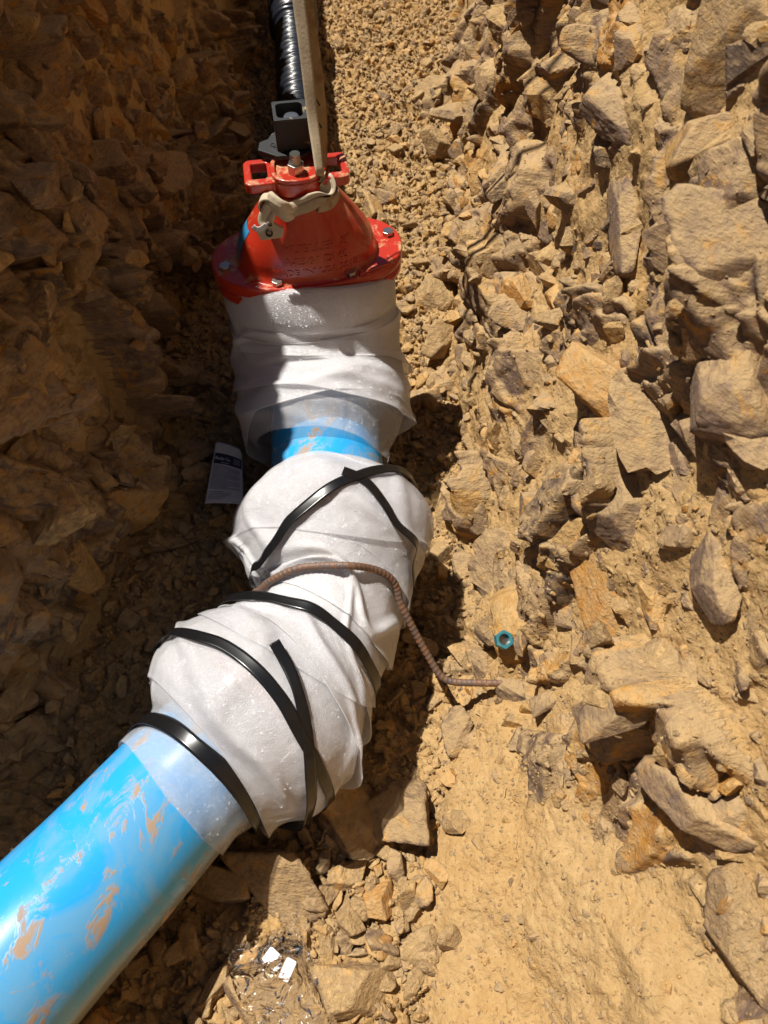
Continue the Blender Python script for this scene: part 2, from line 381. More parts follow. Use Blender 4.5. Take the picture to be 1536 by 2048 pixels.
def bank(name, keys, fracs, side, smoothf, seed):
    """keys: {y: [(x,z)...]} cross-sections; fracs: number of grid steps per segment"""
    ky = sorted(keys); A = np.array([keys[k] for k in ky], float)      # K x P x 2
    prof = np.stack([np.stack([np.interp(YS, ky, A[:, p, c]) for c in (0, 1)], -1) for p in range(A.shape[1])], 1)   # Y x P x 2
    cols = []
    for s_, n in enumerate(fracs):
        t = np.linspace(0, 1, n, endpoint=(s_ == len(fracs) - 1))[None, :, None]
        cols.append(prof[:, s_, None] * (1 - t) + prof[:, s_ + 1, None] * t)
    XZ = np.concatenate(cols, 1); ny, nu, _ = XZ.shape
    # round the corners of the section
    for _ in range(6): XZ[:, 1:-1] = (XZ[:, :-2] + 2 * XZ[:, 1:-1] + XZ[:, 2:]) / 4
    P = np.stack([XZ[..., 0], np.repeat(YS[:, None], nu, 1), XZ[..., 1]], -1)
    mid = np.array([keys[min(ky, key=lambda k: abs(k - .9))]], float)[0]
    u = np.repeat(np.r_[0, np.cumsum(np.linalg.norm(np.diff(XZ[len(XZ) // 2], axis=0), axis=1))][None, :], ny, 0)
    v = P[..., 1]
    du = np.gradient(P, axis=1); dv = np.gradient(P, axis=0); nr = np.cross(dv, du) * side
    nr /= np.linalg.norm(nr, axis=-1)[..., None] + 1e-9
    wu = u + .02 * fbm(P, 6, 2, seed + 3); wv = v + .03 * fbm(P, 5, 2, seed + 5) + .25 * u * side
    h1, r1, e1 = plates(wu * .8, wv, .24, seed, .42, .20)
    h2, r2, e2 = plates(wu * .85 + .3, wv * 1.1, .105, seed + 10, .55, .24)
    h3, r3, e3 = plates(wu, wv * .9, .042, seed + 20, .5, .16)
    h4, r4, e4 = plates(wu, wv, .017, seed + 30, .4, .12)
    rockh = h1 * 1.15 + h2 * 1.15 + h3 * .9 + h4 * .7 - .040 * np.exp(-(e1 / .06) ** 2) * (fbm(P, 7, 2, seed + 81) > -.15) - .018 * np.exp(-(e2 / .07) ** 2) * (fbm(P, 11, 2, seed + 82) > -.1)
    if side > 0: rockh = rockh * 1.1 + .030 * fbm(P * np.array([1, 1, .28]), 14, 3, seed + 70)
    dirt = .035 * fbm(P, 5, 4, seed + 40) + .010 * fbm(P, 24, 4, seed + 44) + .003 * fbm(P, 110, 3, seed + 48)
    sm = smoothf(P)                                                    # 1 = packed smooth soil
    level = dirt - .010 + .05 * (sm - .15)
    for _ in range(2):
        rockh[1:-1, 1:-1] = (rockh[1:-1, 1:-1] * 4 + rockh[:-2, 1:-1] + rockh[2:, 1:-1] + rockh[1:-1, :-2] + rockh[1:-1, 2:]) / 8
    k = .004; dsum = np.logaddexp(rockh * (1 - sm * .8) / k, level / k) * k
    rockm = 1 / (1 + np.exp(-(rockh * (1 - sm * .8) - level) / .003)); rockm = rockm * (1 - .75 * sm)
    dsum += .0012 * fbm(P, 320, 2, seed + 60)
    amp = sstep(0, .05, u)
    far = 1 - sstep(2.6, 3.5, np.abs(P[..., 0])) * 0
    P = P + nr * (dsum * (0.3 + .7 * amp) * far)[..., None]
    f = gridfaces(ny, nu)
    if side > 0: f = f[:, ::-1]
    tone = (r1 * .35 + r2 * .35 + r3 * .3); tone = np.clip((tone - .5) * 1.9 + .45, 0, 1)
    o = make(name, P.reshape(-1, 3), f, M_EARTH, attrs={'tone': tone, 'rock': rockm})
    return o, P, nr, u
# left bank: all of it in its own shade; its crest throws the shade that covers the left half of the trench
def LH(y): return float(np.interp(y, [-.2, .1, .35, .5, .70, .90, 1.06, 1.22, 1.33, 1.50, 1.7, 2.32, 2.46, 2.62, 2.8, 3.3, 4], [.45, .5, .60, .74, .88, 1.08, 1.32, 1.45, 1.60, 1.72, 1.70, 1.74, 1.12, .95, .58, .8, 1.3]))
lk = {}
for y in [-22, -2, -1, -.5, -.2, .1, .3, .45, .6, .75, .9, 1.05, 1.2, 1.4, 1.6, 1.8, 2.0, 2.2, 2.32, 2.46, 2.62, 2.75, 2.9, 3.05, 3.3, 4, 24]:
    b = float(np.interp(y, [-2, -1, -.5, 0, .3, .5, .8, 1.5, 2.3, 3.0, 4], [-2.6, -1.9, -1.35, -.98, -.78, -.60, -.50, -.50, -.49, -.47, -.5]))
    H = LH(y) if -.3 < y < 4 else .5
    lk[y] = [(b + .10, -.10), (b, .02), (b - .03, .22 * min(1, H / .8)), (b - .07, .5 * min(1, H / .8)), (b - .13, .80 * min(1, H / .95)), (b - .17 - .02 * min(1, H), H), (b - .8, H + .12), (b - 25, H + .2)]
left, LP, LN, LU = bank('rock_bank', lk, [30, 70, 90, 90, 90, 90, 20], 1, lambda P: .10 + 0 * P[..., 0], 100)
tag(left, kind='structure')
def RP(y):
    K = {  # top of the bank raised far out of view to block sky light
     -.6: [(.02, -.12), (.12, -.01), (.24, .06), (.36, .19), (.48, .42), (.58, .70), (.70, 1.1), (1.02, 2.7), (25, 2.8)],
     0.0: [(.02, -.12), (.12, -.01), (.24, .06), (.35, .19), (.46, .42), (.56, .72), (.68, 1.1), (1.0, 2.7), (25, 2.8)],
     .30: [(.06, -.12), (.15, -.01), (.24, .07), (.31, .22), (.39, .46), (.48, .78), (.60, 1.12), (0.92, 2.7), (25, 2.8)],
     .55: [(.12, -.12), (.20, .00), (.25, .09), (.29, .24), (.35, .46), (.43, .76), (.54, 1.14), (0.78, 2.7), (25, 2.8)],
     .90: [(.10, -.12), (.19, .00), (.225, .12), (.26, .27), (.315, .46), (.39, .76), (.48, 1.14), (0.78, 2.7), (25, 2.8)],
     1.2: [(.08, -.12), (.165, .00), (.20, .14), (.235, .29), (.30, .42), (.36, .76), (.46, 1.14), (0.78, 2.7), (25, 2.8)],
     1.6: [(.10, -.12), (.185, .00), (.215, .14), (.25, .30), (.32, .46), (.38, .76), (.46, 1.14), (0.78, 2.7), (25, 2.8)],
     2.2: [(.13, -.12), (.22, .00), (.26, .16), (.30, .34), (.37, .55), (.43, .80), (.52, 1.14), (0.78, 2.7), (25, 2.8)],
     3.0: [(.15, -.12), (.26, .00), (.30, .16), (.34, .34), (.41, .58), (.47, .82), (.56, 1.14), (0.78, 2.7), (25, 2.8)]}
    return K
rk = RP(0); rk[-22] = rk[-.6]; rk[24] = rk[3.0]
def rsmooth(P):
    y = P[..., 1]; z = P[..., 2]
    near = (1 - sstep(.10, .34, y)) * (1 - sstep(.19, .34, z + .5 * np.maximum(y, 0)))
    lowf = (1 - sstep(.04, .14, z)) * (1 - sstep(.6, .9, y)) * .35
    n = fbm(P, 4, 2, 900)
    return np.clip(np.maximum(near, lowf) + .28 + .3 * n, 0, 1)
right, RPt, RN, RU = bank('rock_bank', rk, [30, 50, 60, 60, 90, 110, 50, 15], -1, rsmooth, 300)
tag(right, kind='structure')

gx_, gz_ = np.meshgrid(np.linspace(-3, 3, 200), np.linspace(-.1, 3, 110)); Pe = np.stack([gx_, -1.25 - .25 * gz_, gz_], -1)  # unseen end bank behind the camera, added to cut the sky light
Pe[..., 1] += .08 * fbm(Pe, 3, 4, 77) + plates(gx_, gz_, .2, 78, .4, .2)[0]
sky_blocker = make('rock_bank', Pe.reshape(-1, 3), gridfaces(110, 200)[:, ::-1], M_EARTH, attrs={'tone': .5 + 0 * gx_, 'rock': .5 + 0 * gx_}); tag(sky_blocker, kind='structure')
XS = axis([(-3.2, -1.2, .04), (-1.2, -.62, .01), (-.62, .40, .0032), (.40, .8, .02)])
yy, xx = np.meshgrid(YS, XS, indexing='ij'); P = np.stack([xx, yy, 0 * xx], -1)
h2, r2, _ = plates(xx, yy, .07, 501, .22, .08); h3, r3, _ = plates(xx + .2, yy, .03, 511, .40, .16); h4, r4, _ = plates(xx, yy, .013, 521, .4, .2)
soft = sstep(.02, .16, xx - .08 * yy) * (1 - sstep(.5, .9, yy))
zf = .018 * fbm(P, 4, 3, 530) + (h2 + h3 * .9) * (1 - .75 * soft) + h4 * .8 * (1 - .4 * soft) + .004 * fbm(P, 60, 3, 540) + .0015 * fbm(P, 300, 2, 545)
zf += .05 * sstep(.14, .32, xx) + .03 * sstep(-.38, -.50, xx) - .012
zf -= .045 * np.exp(-((xx + .115 + .15 * (yy - .9)) / .13) ** 2) * sstep(.55, .7, yy) * (1 - sstep(1.3, 1.5, yy))
zf -= .022 * np.exp(-((xx - .06) / .085) ** 2) * sstep(.30, .45, yy) * (1 - sstep(1.2, 1.4, yy))
Pf = np.stack([xx, yy, zf], -1)
floor = make('trench_floor', Pf.reshape(-1, 3), gridfaces(*xx.shape)[:, ::-1], M_EARTH,
             attrs={'tone': np.clip((r2 * .5 + r3 * .5 - .5) * 1.5 + .45, 0, 1), 'rock': np.clip(.25 + .35 * (r3 > .55) - .3 * soft, 0, 1)})
tag(floor, kind='structure')
BVHS = []
def bvh_of(P, ):
    ny, nx = P.shape[:2]; return BVHTree.FromPolygons([Vector(p) for p in P.reshape(-1, 3)], gridfaces(ny, nx).tolist())
def sub(P, a=3, b=3): # coarse copy, only the stretch in view
    m = (YS > -.4) & (YS < 3.2); Q = P[m][::a, ::b]; return Q
T_F, T_L, T_R = bvh_of(sub(Pf)), bvh_of(sub(LP)), bvh_of(sub(RPt))
O = Vector((0, 0, CAMH))
def hit(px, v):
    d = ray(px, v).normalized(); best = None
    for T in (T_F, T_L, T_R):
        h = T.ray_cast(O, d)
        if h[0] and (best is None or h[3] < best[3]): best = h
    n = best[1]
    if n.dot(d) > 0: n = -n
    return best[0], n, best[3]
def ground(x, y):
    z = -9
    for T in (T_F, T_L, T_R):
        h = T.ray_cast(Vector((x, y, 3)), Vector((0, 0, -1)))
        if h[0]: z = max(z, h[0].z)
    return z

# ------------------------------------------------------------------ rocks
import bmesh
def ico(sub_):
    bm = bmesh.new(); bmesh.ops.create_icosphere(bm, subdivisions=sub_, radius=1)
    v = np.array([p.co[:] for p in bm.verts]); f = np.array([[q.index for q in p.verts] for p in bm.faces]); bm.free(); return v, f
ICO = {k: ico(k) for k in (1, 2, 3, 4, 5)}
def rock_proto(level, seed, ncut=9, rough=.03, aspect=(1, .8, .6), lo=.62):
    r = np.random.default_rng(seed); d, f = ICO[level]
    n = r.normal(size=(ncut, 3)); n /= np.linalg.norm(n, axis=1)[:, None]
    k = ncut // 2; n[k:] = -n[:ncut - k] + .45 * r.normal(size=(ncut - k, 3)); n /= np.linalg.norm(n, axis=1)[:, None]
    dist = r.uniform(lo * .82, .92, ncut); dots = d @ n.T
    rad = np.minimum(np.min(np.where(dots > .05, dist / np.maximum(dots, .05), 9), axis=1), 1.42)
    v = d * rad[:, None]
    if rough: v = v * (1 + rough * fbm(v + seed, 3.0, 3, seed)[:, None] + rough * .5 * fbm(v + seed, 11., 2, seed + 5)[:, None])
    if rough and level > 2: v = v * (1 + .028 * fbm(v * np.array([1.2, 1.2, 6.]) + seed, 1.6, 3, seed + 9)[:, None])
    return v * np.array(aspect), f
def rotm(r):
    q = r.normal(size=4); q /= np.linalg.norm(q); w_, x, y, z = q
    return np.array([[1 - 2 * (y * y + z * z), 2 * (x * y - z * w_), 2 * (x * z + y * w_)], [2 * (x * y + z * w_), 1 - 2 * (x * x + z * z), 2 * (y * z - x * w_)], [2 * (x * z - y * w_), 2 * (y * z + x * w_), 1 - 2 * (x * x + y * y)]])
def bedrot(r, jit=.62):
    '''orientation of shale slabs: flat face along the bedding, long axis down the dip'''
    nb = np.array([-.50, -.22, .84]) + r.normal(size=3) * jit * .6; nb /= np.linalg.norm(nb)
    d = np.array([.55, -.70, -.35]) + r.normal(size=3) * jit; d -= nb * (d @ nb); d /= np.linalg.norm(d)
    return np.stack([d, np.cross(nb, d), nb])
def scatter(name, pos, size, level, protos, mat, label=None, kind=None, seed=1, smooth=False, flat=1.0, parent=None, rock=(.2, 1), bed=False):
    r = np.random.default_rng(seed); VV = []; FF = []; TT = []; KK = []; base = 0
    PR = [rock_proto(level, 1000 + seed * 50 + i, 13, .03 if level > 1 else 0, (1, r.uniform(.6, .95), r.uniform(.45, .8)), r.uniform(.5, .66)) for i in range(protos)]
    for i, (p, s) in enumerate(zip(pos, size)):
        v, f = PR[i % protos]; q = (v * s) @ (bedrot(r) if bed else rotm(r).T); q[:, 2] *= flat
        VV.append(q + p); FF.append(f + base); base += len(v); t = r.random(); k = r.uniform(*rock)
        TT.append(np.full(len(v), t)); KK.append(np.full(len(v), k))
    return make(name, np.vstack(VV), np.vstack(FF), mat, parent, smooth, {'tone': np.concatenate(TT), 'rock': np.concatenate(KK)})

# gravel on the trench floor (nobody could count it)
def gridz(x, y):                       # height of the floor sheet, bilinear enough
    i = np.clip(np.searchsorted(YS, y), 0, len(YS) - 1); j = np.clip(np.searchsorted(XS, x), 0, len(XS) - 1); return zf[i, j]
n = 36000
gx = rng.uniform(-.60, .34, n); gy = rng.uniform(-.25, 3.45, n) 
keep = rng.random(n) < (1 - .5 * sstep(.04, .18, gx - .08 * gy) * (1 - sstep(.30, .55, gy)))
gx, gy = gx[keep], gy[keep]; gs = .0022 + .0050 * rng.random(len(gx)) ** 2.5 ; gs *= 1 + .25 * gy
g1 = scatter('gravel', np.stack([gx, gy, gridz(gx, gy) + gs * .25], -1), gs, 1, 14, M_EARTH, seed=3)
tag(g1, 'fine crumbled gravel and clods covering the trench floor', 'gravel', kind='stuff')
n = 6400
gx = rng.uniform(-.58, .30, n); gy = rng.uniform(-.25, 3.4, n)
keep = rng.random(n) < (1 - .65 * sstep(.0, .14, gx - .08 * gy) * (1 - sstep(.30, .55, gy)))
gx, gy = gx[keep], gy[keep]; gs = .007 + .011 * rng.random(len(gx)) ** 2
g2 = scatter('rubble', np.stack([gx, gy, gridz(gx, gy) + gs * .2], -1), gs, 3, 16, M_EARTH, seed=4, rock=(0, 1))
tag(g2, 'thumb sized broken rubble strewn over the trench floor', 'rubble', kind='stuff')

# stones bedded in both banks: part of the banks' rock face
def bedded(P, NR, U, n, smin, smax, seed, zmax, host, smf=None, level=3, sink=.25, name='rock_face', ylo=-.1, yhi=2.6, pw=2.2):
    r = np.random.default_rng(seed)
    my = np.where((YS > ylo) & (YS < yhi))[0]; mu = np.where((U[0] > .06) & (P[len(P) // 2, :, 2] < zmax))[0]
    i = r.choice(my, n); j = r.choice(mu, n); p = P[i, j]; nn = NR[i, j]
    if smf is not None:
        k = r.random(n) > smf(p) * 1.15; p, nn = p[k], nn[k]
    s = smin + (smax - smin) * r.random(len(p)) ** pw
    return scatter(name, p - nn * (s * sink)[:, None], s, level, 18, M_EARTH, seed=seed, parent=host, rock=(.35, 1), bed=level >= 3 and host is right)
bedded(LP, LN, LU, 700, .008, .045, 21, .95, left)
bedded(RPt, RN, RU, 1500, .008, .036, 22, 1.15, right, rsmooth)
bedded(RPt, RN, RU, 900, .024, .075, 23, 1.15, right, rsmooth, level=4, sink=.60, pw=1.6)
bedded(RPt, RN, RU, 260, .055, .12, 26, 1.2, right, rsmooth, level=4, sink=.60, pw=1.3)
bedded(RPt, RN, RU, 5000, .002, .007, 27, .75, right, None, level=1, sink=.2, name='grit', ylo=-.12, yhi=.7, pw=2.5)
bedded(RPt, RN, RU, 420, .006, .014, 28, .6, right, None, level=3, sink=.3, name='clods', ylo=-.12, yhi=.7, pw=2)
bedded(LP, LN, LU, 480, .025, .09, 24, 1.0, left, level=4, sink=.5, pw=1.5)
bedded(RPt, RN, RU, 6000, .002, .006, 25, 1.0, right, None, level=1, sink=.1, name='grit')

# stones one can tell apart -----------------------------------------------------------------
PROTO = [bpy.data.meshes.new('stone') for _ in range(0)]
def proto_mesh(i, level=4, asp=(1, .8, .62), mat=None, ncut=13, lo=.62, rough=.03):
    v, f = rock_proto(level, 4000 + i, ncut, rough, asp, lo); me = bpy.data.meshes.new('stone')
    me.from_pydata(v.tolist(), [], f.tolist()); me.polygons.foreach_set('use_smooth', [level >= 4] * len(me.polygons)); me.materials.append(mat or M_STONE); me.update(); return me
def named_stone(px, v, wpx, asp, rot, tone, label, seed, sink=.35, group=None, name='stone', cat='stone', z=None, tilt=(0, 0), lo=.56, ncut=11, bed=False):
    p, nrm, dist = hit(px, v); s = wpx / 2 / F * dist * 1.06
    me = proto_mesh(seed, 5, asp, M_TONE[tone], ncut, lo, .035); me.name = name
    o = bpy.data.objects.new(name, me); C.objects.link(o)
    o.scale = (s, s, s); o.rotation_euler = (R(tilt[0]), R(tilt[1]), R(rot))
    if bed:
        o.scale = (s * .9,) * 3; B = bedrot(np.random.default_rng(seed), .35); o.rotation_euler = (Matrix(B.T.tolist()) @ Matrix.Rotation(R(rot * .5), 3, 'Z')).to_euler(); sink += .16
    o.location = p + nrm * s * min(asp) * (1 - 2 * sink)
    tag(o, label, cat, group); return o
STONES = [
 (800,1640,150,(1,.95,.75),30,'brown','big blocky brown stone half in the pipe shadow right of the taped foam',1,.2),
 (912,1462,82,(.8,1,.7),10,'brown','brown stone with a rust face standing alone below the rebar tip',2,.1),
 (700,1975,150,(1,.85,.5),50,'tan','large flat tan boulder right of the clear plastic film',3,.25),
 (566,1985,160,(1,.8,.5),35,'grey','wide brown boulder lying under the clear plastic film',4,.3),
 (697,1838,66,(.75,1,.6),10,'tan','egg shaped tan stone standing above the large flat boulder',5,.2),
 (757,1806,78,(1,.75,.6),-30,'rust','stone with a rusty dark top edge beside the egg shaped tan stone',6,.2),
 (652,1905,62,(.55,1,.5),15,'tan','long narrow tan stone between the plastic film and the flat boulder',7,.2),
 (545,1780,150,(1,.75,.5),-25,'brown','large dark pointed stone in deep shade below the end of the foam wrap',8,.15),
 (642,1800,58,(1,.8,.7),15,'brown','square notched stone at the edge of shade below the foam wrap',9,.15),
 (703,1760,70,(1,.85,.7),40,'tan','sunlit tan block just left of the big brown stone',10,.15),
 (782,1922,52,(1,.8,.7),5,'tan','small pointed tan stone right of the flat boulder',11,.2),
 (700,1630,150,(1,.7,.5),60,'brown','dark slab in full shade beside the lower end of the foam wrap',12,.2),
 (882,318,66,(1,.9,.8),20,'tan','rounded tan block sitting by the right bank far behind the valve',13,.15),
 (918,228,66,(1,.75,.6),-10,'purple','purplish stone just above the rounded tan block',14,.25),
 (858,592,92,(.8,1,.45),-30,'tan','long leaning tan stone on the sunlit floor right of the valve flange',15,.25),
 (886,690,72,(1,.85,.7),10,'tan','lumpy round tan stone below the long leaning stone',16,.25),
 (742,428,46,(.8,1,.7),10,'ochre','yellowish stone touching the valve shadow behind the flange',17,.2),
 (785,405,50,(1,.7,.5),-20,'purple','small dark purplish stone right of the yellowish stone',18,.2),
 (872,1120,52,(1,.85,.6),20,'tan','tan stone at the right edge of the upper foam bulge',19,.25),
 (928,1135,56,(1,.8,.5),-30,'purple','reddish purple stone right of the upper foam bulge',20,.3),
 (1045,1275,48,(.7,1,.5),0,'purple','purplish flat stone right of the teal plug',21,.3),
 (930,1310,60,(1,.9,.35),20,'tan','flat square stone lying above the straight end of the rebar',22,.3),
 (905,1560,40,(.8,1,.5),20,'rust','small red brown stone below the stone with a rust face',23,.2),
 (880,1745,56,(1,.7,.5),-30,'rust','rust coloured stone right of the big brown stone',24,.2),
 (920,1650,54,(.9,1,.6),40,'tan','dusty tan stone lying right of the big brown stone',25,.25),
 (432,1985,62,(.6,1,.5),-35,'tan','small upright tan stone at the left edge of the sun below the pipe',26,.1),
 (492,1905,50,(.6,1,.5),-35,'rust','orange stone touching the left edge of the clear plastic film',27,.1),
 (850,1905,80,(.8,1,.4),10,'tan','tan shard standing on edge right of the small pointed stone',28,.3),
 (905,1880,60,(1,.8,.5),0,'tan','dusty stone half buried in the packed soil',29,.4),
 (430,1770,120,(1,.6,.5),-20,'brown','long dark stone in the shade under the blue pipe',30,.3),
 (255,1240,60,(1,.7,.5),-20,'grey','grey brown stone in shade at the left of the taped foam',31,.3),
 (280,1440,60,(1,.8,.5),-20,'grey','flat stone in deep shade against the foam end',32,.3),
 (820,1790,50,(1,.8,.6),10,'tan','small sunlit stone directly below the big brown stone',33,.2),
 (590,1870,56,(.7,1,.6),10,'tan','crusty tan stone above the clear plastic film',34,.2),
]
for q in STONES:
    named_stone(*q)
ROCKS = [   # rocks sticking out of the sunlit bank
 (1470,85,230,(1,.75,.6),25,'tan','huge pale rock jutting from the bank in the top right corner',51,.4),
 (1400,300,175,(.65,1,.6),5,'ochre','hanging ochre yellow rock below the huge pale rock',52,.3),
 (1255,430,175,(1,.55,.5),-35,'purple','purplish brown slab jutting left of the hanging ochre rock',53,.35),
 (1235,800,270,(1,.7,.3),-25,'rust','rust orange slab with a layered lower edge in mid bank',54,.35),
 (1460,520,250,(1,.9,.5),20,'grey','large grey brown rock face at the right edge of the bank',55,.45),
 (1235,230,150,(.8,1,.5),5,'grey','grey crusted lump high in the bank left of the ochre rock',56,.4),
 (1450,760,240,(1,.8,.5),-10,'purple','broad dark streaked rock at the right edge in mid bank',57,.45),
 (1235,1030,235,(1,.75,.4),-30,'brown','triangular brown rock below the rust orange slab',58,.4),
 (1095,1400,130,(.4,1,.3),35,'brown','narrow dark brown slab leaning right of the rebar tip',59,.35),
 (1225,1430,200,(.36,1,.3),42,'brown','long diagonal brown slab right of the narrow dark slab',60,.35),
 (1215,1215,290,(1,.6,.4),-20,'rust','bright orange stained rock above the diagonal slabs',61,.5),
 (1430,1170,150,(1,.7,.6),-10,'brown','brown block with a dark underside at the right edge',62,.35),
 (1400,1590,190,(1,.9,.6),-30,'grey','large rounded grey rock low in the bank at the right',63,.35),
 (1500,1900,200,(.8,1,.5),10,'tan','blurred tan rock in the bottom right corner',64,.4),
 (1120,640,90,(.8,1,.6),10,'tan','pale angular rock on the ledge left of the rust slab',65,.35),
 (1110,450,80,(.6,1,.6),10,'grey','dark jagged rock on the ridge beside the long shadow',66,.35),
 (1330,1330,150,(1,.8,.5),15,'tan','dusty rock bulging from the bank below the brown block',67,.5),
 (1010,370,70,(.8,1,.6),0,'brown','brown rock in the long shadow against the far ledge',68,.3),
 (975,180,60,(.7,1,.6),0,'ochre','ochre rock low on the far end of the sunlit bank',69,.3),
]
for q in ROCKS:
    named_stone(*q, name='rock', cat='rock', bed=True)
# further loose stones, by place
REG = [ # (x0,x1,y0,y1,n,smin,smax,label,group)
 (-.05,.20,1.30,2.9,75,.014,.030,'stone in the sunlit rubble behind the valve','loose stones behind the valve'),
 (.03,.20,.60,1.30,38,.012,.028,'stone on the floor right of the foam wrapped pipe','loose stones right of the foam wrap'),
 (-.05,.10,.42,.62,10,.014,.030,'stone in the pipe shadow left of the straight rebar end','stones by the rebar'),
 (-.18,.08,-.12,.32,64,.014,.034,'stone in the sunlit heap at the foot of the picture','loose stones in the lower heap'),
 (-.45,-.20,-.10,.12,24,.016,.036,'stone in the shade right of the blue pipe','stones beside the blue pipe'),
 (-.52,-.27,.45,1.30,46,.010,.028,'stone on the shaded strip between left bank and foam wrap','stones along the left bank'),
 (-.48,-.35,1.4,2.7,24,.012,.026,'stone on the far shaded floor left of the black hose','stones by the black hose'),
]
TN = ['tan', 'brown', 'purple', 'rust', 'grey']; TW = {'tan': 'tan', 'brown': 'dark brown', 'purple': 'purplish', 'rust': 'rust orange', 'grey': 'grey brown'}
PM = [[proto_mesh(100 + i, 4, (1, .6 + .04 * i, .45 + .03 * i), M_TONE[t]) for i in range(9)] for t in TN]
r = random.Random(5)
for x0, x1, y0, y1, n, a, b, lab, grp in REG:
    for i in range(n):
        x = r.uniform(x0, x1); y = r.uniform(y0, y1); s = a + (b - a) * r.random() ** 1.8
        ti = r.choice([0, 0, 0, 1, 2, 3, 4, 4]); big = s > a + (b - a) * .30; o = bpy.data.objects.new('stone', PM[ti][r.randrange(9)]); C.objects.link(o)
        o.scale = (s, s, s); o.rotation_euler = (r.uniform(-.5, .5), r.uniform(-.5, .5), r.uniform(0, 6.28))
        o.location = (x, y, ground(x, y) + s * .28); w_ = ('larger ' if big else 'small ') + TW[TN[ti]]; tag(o, w_ + ' ' + lab, 'stone', w_ + ' ' + grp)

# ------------------------------------------------------------------ gate valve
YAW = R(11); VC = Vector((-.15, 1.229, 0)); MV = Matrix.Translation(VC) @ Matrix.Rotation(YAW, 4, 'Z')
valve = empty('gate_valve', (VC.x, VC.y, .02)); tag(valve, 'red gate valve with black square operating nut and bolted oval flange', 'valve')
def vchild(o, par=None):
    if par is None: adopt(o, valve)
    else: o.parent = par
    return o
def oval(rx, ry, n=72, p=2.4):
    return [(rx * math.copysign(abs(math.cos(a)) ** (2 / p), math.cos(a)), ry * math.copysign(abs(math.sin(a)) ** (2 / p), math.sin(a))) for a in [i * 2 * math.pi / n for i in range(n)]]
def loft(rings, M, name, mat, n=96, p=2.3, cap=True):
    vs = []; fs = []
    for (z, rx, ry) in rings: vs += [M @ Vector((x, y, z)) for x, y in oval(rx, ry, n, p)]
    for k in range(len(rings) - 1):
        for i in range(n): fs.append((k * n + i, k * n + (i + 1) % n, (k + 1) * n + (i + 1) % n, (k + 1) * n + i))
    if cap: fs += [tuple(range(n))[::-1], tuple(range((len(rings) - 1) * n, len(rings) * n))]
    m = MB(); m.add(vs, fs); o = m.build(name, mat, smooth=True); 
    for pl in o.data.polygons:
        if len(pl.vertices) > 4: pl.use_smooth = False
    return o
# body under the foam
body = loft([(.03, .10, .10), (.08, .13, .10), (.2, .135, .095), (.34, .14, .09), (.364, .15, .095)], MV, 'valve_body', M_RED); vchild(body)
def flange(z0, z1, rx, ry, nm):
    e = .004
    return vchild(loft([(z0, rx - e, ry - e), (z0 + .0015, rx - .001, ry - .001), (z0 + e, rx, ry), (z1 - e, rx, ry), (z1 - .0012, rx - .0015, ry - .0015), (z1, rx - e, ry - e)], MV, nm, M_RED, 96, 2.25))
flange(.364, .388, .186, .103, 'body_flange'); flange(.391, .418, .188, .105, 'bonnet_flange')
BR = [(.416, .147, .100), (.420, .138, .094), (.428, .1335, .089), (.450, .129, .085), (.472, .119, .079), (.494, .104, .071), (.512, .092, .064), (.530, .078, .057), (.550, .064, .051), (.567, .055, .047), (.590, .052, .045)]
BRd, _ = catmull(np.array(BR)[:, [1, 2, 0]], 60); BRd = BRd[:, [2, 0, 1]]
bonnet = loft([tuple(q) for q in BRd], MV, 'bonnet', M_RED, 120, 2.25); vchild(bonnet)
# mud lumps are in the paint's material; the text is cast onto the bonnet's front
def bonnet_pt(ang, z):
    rx = np.interp(z, BRd[:, 0], BRd[:, 1]); ry = np.interp(z, BRd[:, 0], BRd[:, 2]); p = 2.25
    return Vector((rx * math.copysign(abs(math.cos(ang)) ** (2 / p), math.cos(ang)), ry * math.copysign(abs(math.sin(ang)) ** (2 / p), math.sin(ang)), z))
def text_mesh(txt, size, extrude):
    cu = bpy.data.curves.new('t', 'FONT'); cu.body = txt; cu.size = size; cu.extrude = extrude; cu.align_x = 'CENTER'; cu.resolution_u = 3; cu.offset = size * .022
    o = bpy.data.objects.new('t', cu); C.objects.link(o); bpy.context.view_layer.update()
    me = o.evaluated_get(bpy.context.evaluated_depsgraph_get()).to_mesh(); v = [p.co.copy() for p in me.vertices]; f = [tuple(p.vertices) for p in me.polygons]
    o.to_mesh_clear() if hasattr(o, 'to_mesh_clear') else None
    bpy.data.objects.remove(o); bpy.data.curves.remove(cu); return v, f
def cast(txt, size, z, xoff=0):
    v, f = text_mesh(txt, size, .0013); out = []
    for p in v:
        xx_ = p.x + xoff; zz = z + p.y * .92
        # angle on the front of the oval for this arc offset
        rx = float(np.interp(zz, BRd[:, 0], BRd[:, 1])); a = -math.pi / 2 + math.asin(max(-.98, min(.98, xx_ / rx)))
        b = bonnet_pt(a, zz); nn = Vector((math.cos(a) / rx, math.sin(a) / .08, .35 / .1)).normalized()
        out.append(MV @ (b + nn * (p.z + .0004)))
    return out, f
m = MB()
for t, s_, z, xo in (('MUELLER  8"', .0215, .4765, .014), ('A-2361 DI 65', .0200, .4545, .010), ('MADE IN USA 2018', .0182, .4335, .008)):
    m.add(*cast(t, s_, z, xo))
vchild(m.build('cast_lettering', M_RED))
# hexagon bolts of the flange
BOLTS = [(-.162, -.022), (-.068, -.082), (.072, -.082), (.164, .018), (-.072, .085), (.075, .082)]
for bx, by in BOLTS:
    m = MB(); m.hexa((bx, by, .4175), .0115, .0095, MV, .3); b = m.build('bolt', M_STEEL, bevel=.0012); vchild(b)
